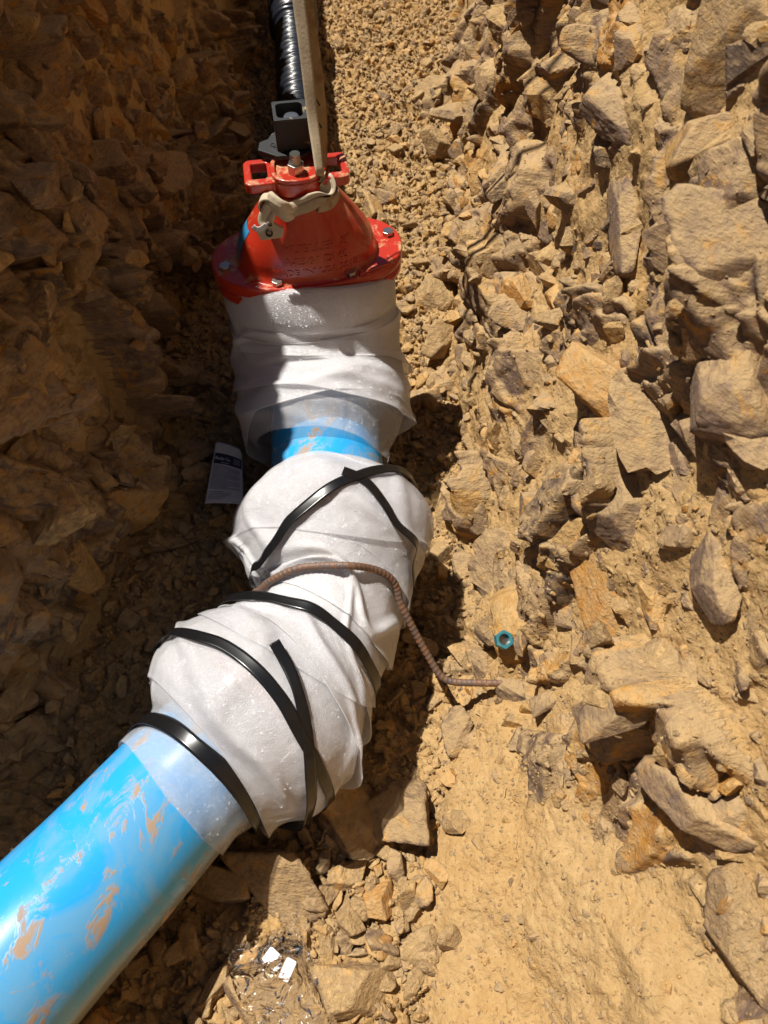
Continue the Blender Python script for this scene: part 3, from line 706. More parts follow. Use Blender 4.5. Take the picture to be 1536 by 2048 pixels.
# raised bridge pads on the flange between bolts
m = MB()
for x0, x1 in ((.088, .150),):
    m.prism([(x0, -.094 + (x0 - .08) * .25), (x1, -.070), (x1 - .004, -.054), (x0, -.072)], .4172, .4225, MV)
vchild(m.build('raised_pad', M_RED, bevel=.002))
# stuffing box plate with two handle wings
ZH = .588
def rrect(cx, cy, hx, hy, r_, n=7):
    out = []
    for sx, sy, a0 in ((1, -1, -90), (1, 1, 0), (-1, 1, 90), (-1, -1, 180)):
        for i in range(n): a = R(a0 + 90 * i / (n - 1)); out.append((cx + sx * (hx - r_) + r_ * math.cos(a), cy + sy * (hy - r_) + r_ * math.sin(a)))
    return out
HC = Vector((-.152, 1.206, 0)); MH = Matrix.Translation(HC) @ Matrix.Rotation(YAW * .8, 4, 'Z')
hub = empty('hub', (0, 0, 0)); bpy.data.objects.remove(hub)
m = MB(); m.prism(oval(.045, .043, 48, 2.5), ZH - .006, ZH + .020, MH)
m.ringprism(oval(.045, .043, 48, 2.5), oval(.036, .034, 48, 3.2), ZH + .0195, ZH + .0275, MH)
hb = vchild(m.build('gland_plate', M_RED, bevel=.0028, seg=3))
m = MB(); m.prism(oval(.046, .050, 48, 2.4), ZH - .045, ZH - .016, Matrix.Translation(Vector((0, .028, 0))) @ MH)
vchild(m.build('gland_seat', M_RED, bevel=.004, seg=3))
m = MB(); m.prism(oval(.020, .024, 32, 2.4), ZH - .032, ZH - .011, Matrix.Translation(Vector((-.020, -.016, 0))) @ MH)
vchild(m.build('gland_lug', M_RED, bevel=.006, seg=3))
for sx in (-1, 1):
    m = MB(); cx = .062 * sx
    m.ringprism(rrect(cx, .006, .029, .036, .012), rrect(cx + .002 * sx, .008, .0135, .021, .004), ZH + .0, ZH + .019, MH)
    wg = vchild(m.build('handle_wing', M_RED, bevel=.0035, seg=3))
# stud and nut on the plate
m = MB(); m.hexa((0, -.006, ZH + .0197), .0150, .017, MH, .25); vchild(m.build('hex_nut', M_STEEL, bevel=.0014))
def thr(T, th): return .0082 + .0010 * np.abs(((T / .0034 + th / (2 * np.pi)) % 1) * 2 - 1)
c0 = MH @ Vector((0, -.006, ZH + .030)); c1 = MH @ Vector((0, -.006, ZH + .054))
vchild(sweep('stud', [tuple(c0), tuple((c0 + c1) / 2), tuple(c1)], .008, M_STEEL, ns=60, nt_=24, radf=thr))
c0 = MH @ Vector((.008, -.010, ZH - .034)); c1 = MH @ Vector((.008, -.010, ZH - .003))
vchild(sweep('bolt_shank', [tuple(c0), tuple((c0 + c1) / 2), tuple(c1)], .009, M_STEEL, ns=6, nt_=24))
# black operating nut, hollow on top, standing on a disc with a lettered tab
NC = Vector((-.160, 1.262, 0)); MN = Matrix.Translation(NC) @ Matrix.Rotation(R(9), 4, 'Z'); ZN = .6165
m = MB(); m.prism(oval(.044, .044, 48, 2), ZN, ZN + .009, MN); 
m.prism([(-.018, -.040), (-.030, -.040), (-.062, -.016), (-.058, .006), (-.030, .020)], ZN, ZN + .0088, MN)
disc = vchild(m.build('nut_disc', M_NUT, bevel=.0018))
v, f = text_mesh('OPEN', .0145, .0008); MT = MN @ Matrix.Translation(Vector((-.030, -.020, ZN + .0094))) @ Matrix.Rotation(R(-48), 4, 'Z')
m = MB(); m.add([MT @ p for p in v], f); t = m.build('raised_lettering', M_NUT, disc)
m = MB(); hw = .0285; ht = .065
outer = rrect(0, 0, hw, hw, .003, 4)[:]; inner = rrect(0, 0, hw - .006, hw - .007, .009, 4)
m.ringprism(outer, inner, ZN + .009, ZN + ht, MN); m.prism(inner, ZN + .01, ZN + ht - .022, MN)
nut = vchild(m.build('operating_nut', M_NUT, bevel=.001))
m = MB(); m.hexa((.002, -.004, ZN + ht - .0222), .014, .014, MN, .3, 20); vchild(m.build('stem_tip', M_STEEL, bevel=.003))
# blue sticker on the left cheek of the bonnet
vs = []; nz, na = 10, 12
for i in range(nz):
    for j in range(na):
        z = .432 + .060 * i / (nz - 1); a = math.pi * (.93 + .14 * j / (na - 1)); b = bonnet_pt(a, z); vs.append(MV @ Vector((b.x * 1.012, b.y * 1.012, z)))
st = make('sticker', [tuple(q) for q in vs], gridfaces(nz, na), M_BLUESTICK); vchild(st)

# ------------------------------------------------------------------ blue pipes
near = [(-.27, .335, .147), (-.30, .30, .149), (-.338, .257, .153), (-.405, .158, .182), (-.477, .058, .212), (-.62, -.15, .25), (-.9, -.55, .27), (-1.4, -1.2, .28)]
bp = sweep('water_pipe', near, .1145, M_PIPE, ns=160, nt_=96)
tag(bp, 'blue plastic water pipe smeared with tan mud running to the lower left', 'pipe')
stub = sweep('pipe_spool', [(-.105, .79, .138), (-.112, .86, .130), (-.118, .93, .127), (-.127, 1.03, .127), (-.14, 1.14, .127)], .1145, M_PIPE, ns=40, nt_=96)
tag(stub, 'short blue pipe showing between the valve foam and the upper taped bulge', 'pipe')
elb = empty('pipe_elbow', (-.15, .55, .02)); tag(elb, 'pipe bend with red bolted gland rings under translucent white foam', 'pipe bend')
E = [(-.105, .80, .14), (-.100, .745, .148), (-.095, .68, .145), (-.095, .61, .142), (-.115, .54, .142), (-.15, .482, .145), (-.185, .437, .147), (-.211, .404, .15), (-.268, .337, .149)]
adopt(sweep('bend_body', E, .110, simple('pale_blue_bend', (.12, .22, .32), .5), ns=60, nt_=64), elb)
for c, t in (((-.100, .745, .148), (-.05, -1, 0)), ((-.211, .404, .15), (-.66, -.75, 0))):
    t = Vector(t).normalized(); q = t.to_track_quat('Z', 'Y').to_matrix().to_4x4(); Mx = Matrix.Translation(Vector(c)) @ q
    m = MB(); m.ringprism(oval(.164, .164, 64, 2), oval(.112, .112, 64, 2), -.018, .012, Mx); g = adopt(m.build('gland_ring', M_RED, bevel=.003), elb)
    for k in range(6):
        a = k * math.pi / 3 + .62; m = MB(); m.hexa((.138 * math.cos(a), .138 * math.sin(a), -.032), .015, .016, Mx); m.hexa((.142 * math.cos(a), .142 * math.sin(a), .010), .016, .018, Mx); m.hexa((.142 * math.cos(a), .142 * math.sin(a), .012), .008, .036, Mx, 0, 14)
        m.build('bolt', M_STEEL, g, bevel=.001)

# ------------------------------------------------------------------ foam wraps
class Wrap:
    def __init__(s, keys, ns, nth, foldf):
        s.c, s.T = catmull(keys, ns); s.t, s.e1, s.e2 = frames(s.c[:, :3]); s.ns, s.nth = ns, nth
        s.th = np.linspace(0, 2 * np.pi, nth, endpoint=False); s.fold = foldf; s.L = s.T[-1]
    def surf(s, S_, TH, off):
        """points for arrays of arclength and angle"""
        i = np.clip(np.searchsorted(s.T, S_, side='right') - 1, 0, s.ns - 2); a = np.clip((S_ - s.T[i]) / (s.T[i + 1] - s.T[i]), 0, 1)[..., None]
        L = lambda A: A[i] * (1 - a) + A[i + 1] * a
        c = L(s.c); e1 = L(s.e1); e2 = L(s.e2); rx, ry = c[..., 3], c[..., 4]
        d = s.fold(S_, TH) + off
        return c[..., :3] + ((rx + d) * np.cos(TH))[..., None] * e1 + ((ry + d) * np.sin(TH))[..., None] * e2
    def sheet(s, name, lo, hi, off, flare, parent, layer=1., n=130, m=300, label=None, th0=0, th1=None, both=False, seed=0, fr=None):
        th = np.linspace(th0, th0 + 2 * np.pi if th1 is None else th1, m)
        a = np.array([lo(t) for t in th]); b = np.array([hi(t) for t in th])
        q = np.linspace(0, 1, n)[:, None]; SS = a[None] * (1 - q) + b[None] * q; TH = np.repeat(th[None], n, 0)
        dist_hi = (b[None] - SS); dist_lo = SS - a[None]
        fl = np.array([flare(t) for t in th])[None]
        o = off + fl * np.exp(-dist_hi / .030) * (1 + .3 * np.sin(7 * TH + seed)) + .0015 * np.sin(SS * 90 + 5 * TH + seed)
        if both: o = o + .5 * fl * np.exp(-dist_lo / .02)
        if fr is not None: o = o + fr(SS, TH)
        P = s.surf(SS, TH, o)
        # small crumple
        P = P + (.0016 * fbm(P, 38, 3, 70 + seed))[..., None] * np.array([.3, -.4, .85])
        ob = make(name, P.reshape(-1, 3), gridfaces(n, m), M_FOAM, None, True, {'layer': np.full(P.shape[:2], layer) if not callable(layer) else layer(SS, TH)})
        md = ob.modifiers.new('thickness', 'SOLIDIFY'); md.thickness = .0016; md.offset = 0
        adopt(ob, parent); s.sheets.append(P)
        return ob
def ridge(x, p=2.): return np.exp(-(np.sin(x) / (.62 / p ** .5)) ** 2)
def bell(t, c, w_): d = (t - c + math.pi) % (2 * math.pi) - math.pi; return math.exp(-(d / w_) ** 2)
# 1: round the valve body
K1 = [(-.150, 1.222, .372, .160, .106), (-.150, 1.212, .350, .170, .122), (-.148, 1.200, .30, .167, .126), (-.143, 1.175, .25, .167, .128), (-.138, 1.13, .20, .170, .132),
      (-.131, 1.07, .168, .172, .145), (-.126, 1.01, .148, .166, .146), (-.121, .958, .137, .137, .134), (-.117, .915, .130, .121, .121), (-.115, .880, .129, .1175, .1175)]
def fold1(S_, TH):
    wq = 1.6 * vn(np.stack([np.cos(TH) * 1.3, np.sin(TH) * 1.3, S_ * 7 + 0 * TH], -1), 5)
    k = ridge(TH * 1.5 + S_ * 16 + .8 + wq, 3) * .007 + ridge(TH * 1.0 - S_ * 12 + 2.2 + wq, 5) * .007 + .005 * np.sin(2 * TH + S_ * 9 + wq)
    return (k - .004) * sstep(0, .12, S_) * (1 - .6 * sstep(.37, .5, S_))
foam1 = empty('foam_wrap', (-.15, 1.15, .02)); tag(foam1, 'white translucent foam sheet wrapped round the body of the red valve', 'foam wrap')
w1 = Wrap(K1, 200, 300, fold1); w1.sheets = []; L1 = w1.L
w1.sheet('foam_sheet', lambda t: .0, lambda t: L1 - .062 + .026 * math.cos(t - .2), 0, lambda t: .002, foam1, lambda a, b: 1 - .55 * sstep(L1 - .17, L1 - .10, a), seed=1)
w1.sheet('foam_sheet', lambda t: .004, lambda t: .19 + .04 * math.cos(t + .6), .004, lambda t: .005 + .012 * bell(t, -.1, .7), foam1, 1.15, seed=2)
w1.sheet('foam_sheet', lambda t: .09 + .02 * math.sin(t), lambda t: .29 + .055 * math.cos(t - .5) , .007, lambda t: .006 + .018 * bell(t, .15, .5), foam1, .9, seed=3)
w1.sheet('foam_sheet', lambda t: .20, lambda t: .345 + .035 * math.cos(t + 2.6), .003, lambda t: .008 + .012 * bell(t, 3.3, .6) + .014 * bell(t, -.2, .5), foam1, .9, seed=4)
# 2: round the bend with its two bolted joints
K2 = [(-.109, .846, .131, .1175, .1175), (-.107, .820, .135, .134, .132), (-.104, .788, .143, .160, .152), (-.100, .745, .150, .186, .172), (-.096, .685, .149, .163, .155), (-.094, .62, .144, .130, .127),
      (-.113, .545, .144, .123, .122), (-.148, .484, .147, .145, .140), (-.182, .440, .150, .172, .160), (-.211, .404, .152, .182, .172), (-.240, .371, .152, .178, .168),
      (-.264, .343, .151, .160, .150), (-.286, .316, .151, .128, .125), (-.31, .290, .152, .1185, .1185), (-.345, .249, .157, .1175, .1175)]
def fold2(S_, TH):
    wq = 1.5 * vn(np.stack([np.cos(TH) * 1.3, np.sin(TH) * 1.3, S_ * 7 + 0 * TH], -1), 9)
    k = ridge(TH * 1.0 + S_ * 20 + wq, 6) * .009 + ridge(TH * 2.0 + S_ * 9 + 1.3 + wq, 8) * .006 + .004 * np.sin(3 * TH + S_ * 12 + wq)
    return (k - .005) * sstep(0, .08, S_) * (1 - sstep(L2 - .13, L2 - .075, S_))
w2 = Wrap(K2, 260, 300, lambda a, b: 0 * a); L2 = w2.L; w2.fold = fold2; w2.sheets = []
foam2 = empty('foam_wrap', (-.15, .55, .02)); tag(foam2, 'white foam sheet wound round the pipe bend and bound with black tape', 'foam wrap')
w2.sheet('foam_sheet', lambda t: .006 + .012 * math.sin(t), lambda t: L2 - .006 + .008 * math.sin(t * 2), 0, lambda t: .001, foam2, lambda a, b: .82 - .38 * sstep(L2 - .11, L2 - .09, a), n=260, seed=5)
w2.sheet('foam_sheet', lambda t: .012, lambda t: .20 + .05 * math.cos(t + .5), .004, lambda t: .003 + .016 * bell(t, .0, .6), foam2, .7, seed=6)
w2.sheet('foam_sheet', lambda t: .10 + .03 * math.cos(t - 2.), lambda t: .285 + .03 * math.cos(t - .4), .007, lambda t: .003 + .012 * bell(t, -.3, .7), foam2, 1.1, seed=7)
w2.sheet('foam_sheet', lambda t: .25, lambda t: .37 + .05 * math.cos(t + 1.), .005, lambda t: .005 + .015 * bell(t, -.1, .6), foam2, 1.1, seed=8)
w2.sheet('foam_sheet', lambda t: .31 + .03 * math.cos(t), lambda t: .44 + .05 * math.cos(t + 1.2), .008, lambda t: .005 + .014 * bell(t, .1, .6), foam2, 1.0, seed=9)
w2.sheet('foam_sheet', lambda t: .36 + .05 * math.cos(t), lambda t: L2 - .10 + .02 * math.cos(t + .5), .010, lambda t: .002 + .016 * bell(t, -.5, .7), foam2, .7, seed=10)
w2.sheet('foam_sheet', lambda t: .045 + .04 * math.cos(t), lambda t: .135 + .05 * math.cos(t - 1.1), .009, lambda t: .003 + .008 * bell(t, .2, .6), foam2, .7, seed=11)
w2.sheet('foam_sheet', lambda t: .33 + .03 * math.cos(t), lambda t: .395 + .05 * math.cos(t - 2.1), .011, lambda t: .003 + .008 * bell(t, .2, .6), foam2, .6, seed=12)
T_W = []
for wr in (w1, w2):
    for P in wr.sheets: T_W.append(BVHTree.FromPolygons([Vector(p) for p in P.reshape(-1, 3)], gridfaces(*P.shape[:2]).tolist()))
def whit(px, v):
    d = ray(px, v).normalized(); best = None
    for T in T_W[4:]:
        h = T.ray_cast(O, d)
        if h[0] and (best is None or h[3] < best[3]): best = h
    if best is None:                                   # off the edge: nearest point of the foam
        q = O + d * 1.3
        bb = min((T.find_nearest(q) for T in T_W[4:]), key=lambda h: h[3]); return bb[0], bb[1]
    return best[0], best[1]
def outer_of(c, p, raw=False):            # push a point away from the bend's centre line until outside all foam
    d = (p - c).normalized(); far = c + d * .5; best = 0
    for T in T_W[4:]:
        h = T.ray_cast(far, -d, .5)
        if h[0]: best = max(best, (h[0] - c).length)
    return best if raw else c + d * (best + .0022)
def tape(pxs, label, width=.019, extend=(60, 60), maxr=9, lift=0):
    pts = [whit(*q)[0] for q in pxs]; ctr = w2.c[:, :3]; out = []; sth = []
    for p in pts:
        k = int(np.argmin(((ctr - np.array(p)) ** 2).sum(1))); rel = np.array(p) - ctr[k]; sth.append((w2.T[k], math.atan2(rel @ w2.e2[k], rel @ w2.e1[k])))
    a = np.array(sth); a[:, 1] = np.unwrap(a[:, 1])
    def ext(a, deg):
        d = a[-1] - a[-2]; d = d / (abs(d[1]) + 1e-6); d[0] = np.clip(d[0], -.05, .05)
        return np.vstack([a] + [a[-1] + d * R(15) * (i + 1) for i in range(int(deg / 15))])
    a = ext(a, extend[1]) if extend[1] else a
    a = ext(a[::-1], extend[0])[::-1] if extend[0] else a
    b, _ = catmull(np.hstack([a * np.array([5, 1]), np.zeros((len(a), 1))]), 46); b = b[:, :2] / np.array([5, 1])
    b = b[(b[:, 0] > .004)]; C3 = []; D3 = []
    for s_, th in b:
        s_ = min(max(s_, .0), L2 - 1e-4); i = min(int(np.searchsorted(w2.T, s_, side='right')) - 1, w2.ns - 2); q = (s_ - w2.T[i]) / (w2.T[i + 1] - w2.T[i])
        L_ = lambda A_: A_[i] * (1 - q) + A_[i + 1] * q
        C3.append(L_(ctr)); D3.append(L_(w2.e1) * math.cos(th) + L_(w2.e2) * math.sin(th))
    C3 = np.array(C3); D3 = np.array(D3); A = C3 + D3 * .15; t = np.gradient(A, axis=0); t /= np.linalg.norm(t, axis=1)[:, None]; wx = np.cross(t, D3)
    rad = np.array([max(outer_of(Vector(C3[k]), Vector(C3[k] + D3[k] * .1 + wx[k] * e_ * width * .45), True) * (1 if e_ == 0 else 1) for e_ in (-1, 0, 1)) for k in range(len(C3))])
    rad = np.maximum.reduce([rad, np.r_[rad[1:], rad[-1]], np.r_[rad[0], rad[:-1]]])
    rad = np.minimum(rad, maxr)
    for _ in range(4): rad = (np.r_[rad[0], rad[:-1]] + 2 * rad + np.r_[rad[1:], rad[-1]]) / 4
    if lift: rad = rad + lift * np.exp(-np.arange(len(rad)) / 3.)
    A = C3 + D3 * (rad + .0025)[:, None]; nn = D3; t = np.gradient(A, axis=0)
    o = ribbon('tape_strap', A, np.cross(t, nn), width, M_TAPE, n=160, thick=.0012, bulge=.0003, widths=[width * (1 + .12 * math.sin(5 * k + len(pxs)) * (k % 3 - 1)) for k in range(12)])
    return tag(o, label, 'tape strap')
tape([(740, 948), (690, 960), (640, 995), (595, 1035), (560, 1085), (538, 1130), (525, 1165)], 'black tape crossing the upper foam bulge down to its left side', extend=(45, 30))
tape([(685, 945), (730, 965), (765, 1010), (792, 1060), (810, 1110), (815, 1140)], 'black tape curving down the right side of the upper foam bulge', extend=(0, 30))
tape([(575, 1206), (630, 1225), (680, 1262), (720, 1310), (745, 1352)], 'black tape round the narrow waist of the foam just below the rebar', extend=(60, 60))
tape([(398, 1278), (450, 1295), (510, 1340), (560, 1400), (600, 1465), (635, 1530), (655, 1590)], 'long black tape band over the middle of the lower foam bulge', extend=(60, 45))
tape([(550, 1292), (572, 1330), (590, 1375), (606, 1440), (615, 1510), (618, 1570), (606, 1620)], 'black tape with a loose curled end on top of the lower foam bulge', extend=(0, 45), lift=.010)
tape([(308, 1442), (350, 1462), (400, 1498), (445, 1540), (482, 1585), (505, 1620)], 'black tape band closing the foam where the blue pipe comes out', .024, extend=(75, 75), maxr=.133)

# ------------------------------------------------------------------ rebar
def rb(px, v, up=.0085): p, _ = whit(px, v); return tuple(p + Vector((0, -.002, up)))
def clear_of(pts_, gap=.0095):         # lift a path's points that would lie inside the foam
    A_, _ = catmull(np.array(pts_), 90); out = []
    for q in A_:
        c = w2.c[int(np.argmin(((w2.c[:, :3] - q) ** 2).sum(1))), :3]; dd = float(np.linalg.norm(q - c))
        if dd < .26 and q[2] > .13:
            b_ = outer_of(Vector(c), Vector(q), True)
            if b_ + gap > dd: q = c + (q - c) / dd * (b_ + gap)
        out.append(q)
    A_ = np.array(out)
    for _ in range(3): A_[1:-1] = (A_[:-2] + 2 * A_[1:-1] + A_[2:]) / 4
    return A_
e = ground(*W(955, 1367, .05)[:2])
pts = [tuple(W(536, 1225, .10)), tuple(W(535, 1200, .17))] + [rb(*q) for q in ((549, 1165), (585, 1144), (640, 1135), (700, 1134), (748, 1142))] + \
      [tuple(W(778, 1166, .215)), tuple(W(802, 1210, .185)), tuple(W(832, 1268, .14)), tuple(W(862, 1322, .10)), tuple(W(884, 1356, .078)), tuple(W(905, 1364, .073)), tuple(W(960, 1366, .073)), tuple(W(1022, 1367, .073))]
def rbr(T, th):
    ph = T / .0092 + .35 * np.abs(((th / np.pi) % 1) * 2 - 1)
    return .0062 + .0006 * np.clip(1.6 - 6 * np.abs(((ph) % 1) - .5), 0, 1) * (np.abs(np.sin(th)) > .12) + .0010 * (np.abs(np.sin(th)) < .15)
pts = clear_of(pts)
reb = sweep('rebar', pts, .0065, M_REBAR, ns=1500, nt_=28, radf=rbr, ref=(.1, .3, 1))
tag(reb, 'bent rusty ribbed steel bar arching over the foam and lying on the floor', 'rebar')

# ------------------------------------------------------------------ black ribbed hose behind the valve
def hz(px, v, z): return tuple(W(px, v, z))
h0 = Vector((-.165, 1.38, .127)); h1 = W(597, 190, .125); h2 = W(584, 0, .125); hd = (h2 - h1).normalized()
hp = [tuple(h0), tuple(h0 * .5 + h1 * .5), tuple(h1), tuple((h1 + h2) / 2), tuple(h2), tuple(h2 + hd * .5), tuple(h2 + hd * 1.6)]
TB = (h1 - h0).length + (W(588, 62, .125) - h1).length
def hoser(T, th):
    ph = T / .0120 + th / (2 * np.pi) + .35 * np.sin(T * 47) + .25 * np.sin(T * 83 + th)
    return .059 + .0050 * np.abs(np.sin(ph * np.pi)) ** .7 + .0012 * np.sin(T * 210 + 3 * th) + .017 * sstep(TB, TB + .02, T) * (1 - sstep(TB + .2, TB + .22, T))
hose = sweep('wrapped_pipe', hp, .06, M_HOSE, ns=1400, nt_=64, radf=hoser)
tag(hose, 'glossy black spirally ribbed pipe running away behind the valve', 'pipe')

# ------------------------------------------------------------------ lifting sling
sling = empty('lifting_sling', (-.1, 1.18, .6)); tag(sling, 'tan webbing sling knotted round the valve neck and hanging from above', 'sling')
def sadd(o): adopt(o, sling); return o
# front leg, twisted; wide face to the camera at the top
def lean(px, v, k=.49, y0=1.20):       # the point of the view ray on the plane of the leaning sling
    r_ = ray(px, v); d = (y0 + k * (CAMH - .60)) / (r_.y - k * r_.z); return Vector((r_.x * d, r_.y * d, CAMH + r_.z * d))
def up(p_, dz, k=.49): return p_ + Vector((0.02 * dz, k * dz, dz))
a_ = lean(594, -40); b_ = lean(606, -40, .49, 1.225)
p = [V(640, 352, 1.175), lean(634, 300, .49, 1.185), lean(626, 240), lean(617, 160), lean(608, 80), lean(599, 10), a_, up(a_, .4), up(a_, 1.2), up(a_, 2.4)]
wd = [(.5, .9, 0), (.7, .7, 0), (.9, .35, 0), (1, .1, 0), (1, .05, 0), (1, 0, 0), (1, 0, 0), (1, .1, 0), (1, .2, 0), (1, .2, 0)]
sadd(ribbon('webbing_leg', [tuple(q) for q in p], wd, .028, M_SLING, n=200, thick=.0018, bulge=-.0006, widths=[.018, .021, .026, .030, .031, .032, .032, .04, .05, .05]))
p = [V(643, 350, 1.20), lean(645, 300, .49, 1.22), lean(642, 240, .49, 1.225), lean(634, 160, .49, 1.225), lean(624, 80, .49, 1.225), lean(613, 10, .49, 1.225), b_, up(b_, .4, .53), up(b_, 1.2, .54), up(b_, 2.4, .55)]
wd = [(.3, 1, 0), (.5, 1, 0), (.8, 1, 0), (1, 1, 0), (1, 1, 0), (1, .8, 0), (1, .7, 0), (.6, 1, 0), (.6, 1, 0), (.5, 1, 0)]
sadd(ribbon('webbing_leg', [tuple(q) for q in p], wd, .026, M_SLING2, n=200, thick=.0018, bulge=0))
# band passing in front of the neck under the plate
def VS(px, v, y): return V(px, v, 1.192 - (1.185 - y) * .52)
p = [VS(641, 345, 1.185), VS(652, 362, 1.17), VS(650, 382, 1.155), VS(630, 398, 1.135), VS(604, 409, 1.125), VS(575, 418, 1.12)]
wd = [(.4, 0, 1), (-.9, .2, -.1), (-.8, .3, -.6), (-.3, .2, -1), (.0, .2, -1), (.1, .1, -1)]
for k, (dz, ww, mt) in enumerate(((0, .034, M_SLINGP), (-.006, .024, M_SLING))):
    sadd(ribbon('webbing_band', [(q[0], q[1] - .003 * k, q[2] + dz) for q in p], wd, ww, mt, n=90, thick=.003, bulge=.004, widths=[.016, .036 - .01 * k, .040 - .01 * k, .036 - .01 * k, .030 - .008 * k, .022]))
# the band goes on round the back of the neck
ang = np.linspace(R(-60), R(235), 16)
pb = [(-.15 + .066 * math.cos(a), 1.228 + .056 * math.sin(a), .548 - .012 * math.cos(a - 1)) for a in ang]
sadd(ribbon('webbing_loop', pb, [(0, 0, 1)] * 16, .024, M_SLING, n=90, thick=.003, bulge=.002))
# knot: a fat crossing tube, a small eye loop, two tails
def flatr(a, b, e_=1.0):
    def fn(T, th): return a * b / np.sqrt((b * np.cos(th)) ** 2 + (a * np.sin(th)) ** 2) * (1 + .06 * np.sin(4 * th + T * 60)) + 0 * T
    return fn
sadd(sweep('knot', [tuple(VS(537, 398, 1.125)), tuple(VS(549, 405, 1.108)), tuple(VS(560, 417, 1.100)), tuple(VS(572, 428, 1.103)), tuple(VS(580, 432, 1.118))], .01, M_SLINGP, ns=50, nt_=32, radf=flatr(.0125, .009), ref=(.7, 0, .7)))
sadd(sweep('knot', [tuple(VS(592, 412, 1.122)), tuple(VS(578, 417, 1.106)), tuple(VS(563, 411, 1.094)), tuple(VS(549, 400, 1.104)), tuple(VS(540, 392, 1.118))], .01, M_SLINGP, ns=50, nt_=32, radf=flatr(.010, .0075), ref=(.3, 0, 1)))
sadd(ribbon('eye_loop', [tuple(VS(a, b, c)) for a, b, c in ((548, 405, 1.115), (536, 394, 1.112), (524, 396, 1.115), (519, 407, 1.12), (524, 417, 1.12), (534, 418, 1.117))], [(.1, 1, .1)] * 6, .016, M_SLINGP, n=50, thick=.0028))
sadd(ribbon('tail', [tuple(VS(a, b, c)) for a, b, c in ((541, 410, 1.108), (532, 424, 1.104), (527, 440, 1.100), (532, 450, 1.092))], [(1, .2, .2), (1, 0, .1), (1, -.1, 0), (1, -.1, -.2)], .020, M_SLINGP, n=40, thick=.003, bulge=.003))
sadd(ribbon('tail', [tuple(VS(a, b, c)) for a, b, c in ((548, 420, 1.104), (543, 434, 1.096), (538, 446, 1.09))], [(1, -.2, .3)] * 3, .013, M_SLINGP, n=30, thick=.003, bulge=.003))
Q = [VS(511, 459, 1.088), VS(540, 440, 1.094), VS(568, 456, 1.086), VS(565, 474, 1.078), VS(523, 481, 1.078)]
nn = (Q[2] - Q[0]).cross(Q[4] - Q[0]).normalized(); nn = nn if nn.y < 0 else -nn
m = MB(); k = len(Q); m.add([q + nn * .003 for q in Q] + [q - nn * .003 for q in Q], [tuple(range(k)), tuple(range(k, 2 * k))[::-1]] + [(i, i + k, (i + 1) % k + k, (i + 1) % k) for i in range(k)])
end = sadd(m.build('folded_end', M_SLINGP, bevel=.0025, seg=3))
for (cx, cy, r_) in ((539, 465, .0042), (541, 447, .0022)):
    c = VS(cx, cy, 1.081 if cx == 539 else 1.088); q = nn.to_track_quat('Z', 'Y').to_matrix().to_4x4(); Mx = Matrix.Translation(c + nn * .0035) @ q
    m = MB(); m.ringprism(oval(r_ * 1.5, r_ * 1.5, 24, 2), oval(r_, r_, 24, 2), -.002, .0016, Mx); ey = m.build('eyelet', M_HOLE, end, bevel=.0004)
sadd(ribbon('label_tab', [tuple(VS(a, b, c)) for a, b, c in ((506, 452, 1.085), (512, 458, 1.080), (522, 458, 1.080), (533, 450, 1.083))], [(.3, 0, 1)] * 4, .010, M_WHITEPRINT, n=30, thick=.0016))
# dark stitch marks on the rear leg
m = MB()
for (a, b) in ((636, 205), (640, 250)):
    c = lean(a, b, .49, 1.21); m.box((0, 0, 0), (.0012, .0008, .006), Matrix.Translation(c) @ Matrix.Rotation(R(-25), 4, 'Y'))
sadd(m.build('stitch', M_HOLE))

# ------------------------------------------------------------------ card on the floor
p0 = W(450, 950, .035); zc = ground(p0.x, p0.y) + .058
TLc, TRc, BLc, BRc = (W(432, 889, zc + .010), W(484, 905, zc + .004), W(409, 1006, zc), W(487, 1010, zc + .004))
def card(u, v, lift=0):                                # u 0..1 across, v 0..1 down
    p = (TLc * (1 - u) + TRc * u) * (1 - v) + (BLc * (1 - u) + BRc * u) * v
    z = .006 * math.sin(math.pi * u) * (1 - .5 * v) + .010 * math.exp(-((v) / .08) ** 2) - .004 * math.sin(5 * v) * (u - .5)
    return p + Vector((0, 0, z + lift))
na, nb = 24, 36; vs = []
ctag = empty('instruction_card', tuple(card(.5, .5, -.01))); tag(ctag, 'small curled white printed card with a black header lying in shade', 'card')
for j in range(nb):
    for i in range(na):
        u = i / (na - 1); v = j / (nb - 1)
        # rounded top corners
        if v < .08: k = math.sqrt(max(0, 1 - ((.08 - v) / .08) ** 2)); u = .5 + (u - .5) * (.80 + .20 * k)
        vs.append(tuple(card(u, v)))
o = make('card_sheet', vs, gridfaces(nb, na), M_PAPER); md = o.modifiers.new('thickness', 'SOLIDIFY'); md.thickness = .0006; adopt(o, ctag)
def printed(rects, name, mat, lift):
    vs = []; fs = []
    for (u0, v0, u1, v1) in rects:
        n = max(2, int((u1 - u0) * 12)); k = len(vs)
        for a in range(n + 1):
            u = u0 + (u1 - u0) * a / n; vs += [tuple(card(u, v0, lift)), tuple(card(u, v1, lift))]
        for a in range(n): fs.append((k + 2 * a, k + 2 * a + 1, k + 2 * a + 3, k + 2 * a + 2))
    o = make(name, vs, fs, mat); adopt(o, ctag); return o
printed([(.05, .15, .97, .215), (.05, .215, .97, .275), (.05, .275, .97, .335)], 'header_band', M_INK, .0008)
printed([(.70, .19 + .03 * k, .93, .198 + .03 * k) for k in range(4)] + [(.30, .305, .58, .313)], 'header_lines', M_WHITEPRINT, .0014)
rr = random.Random(3)
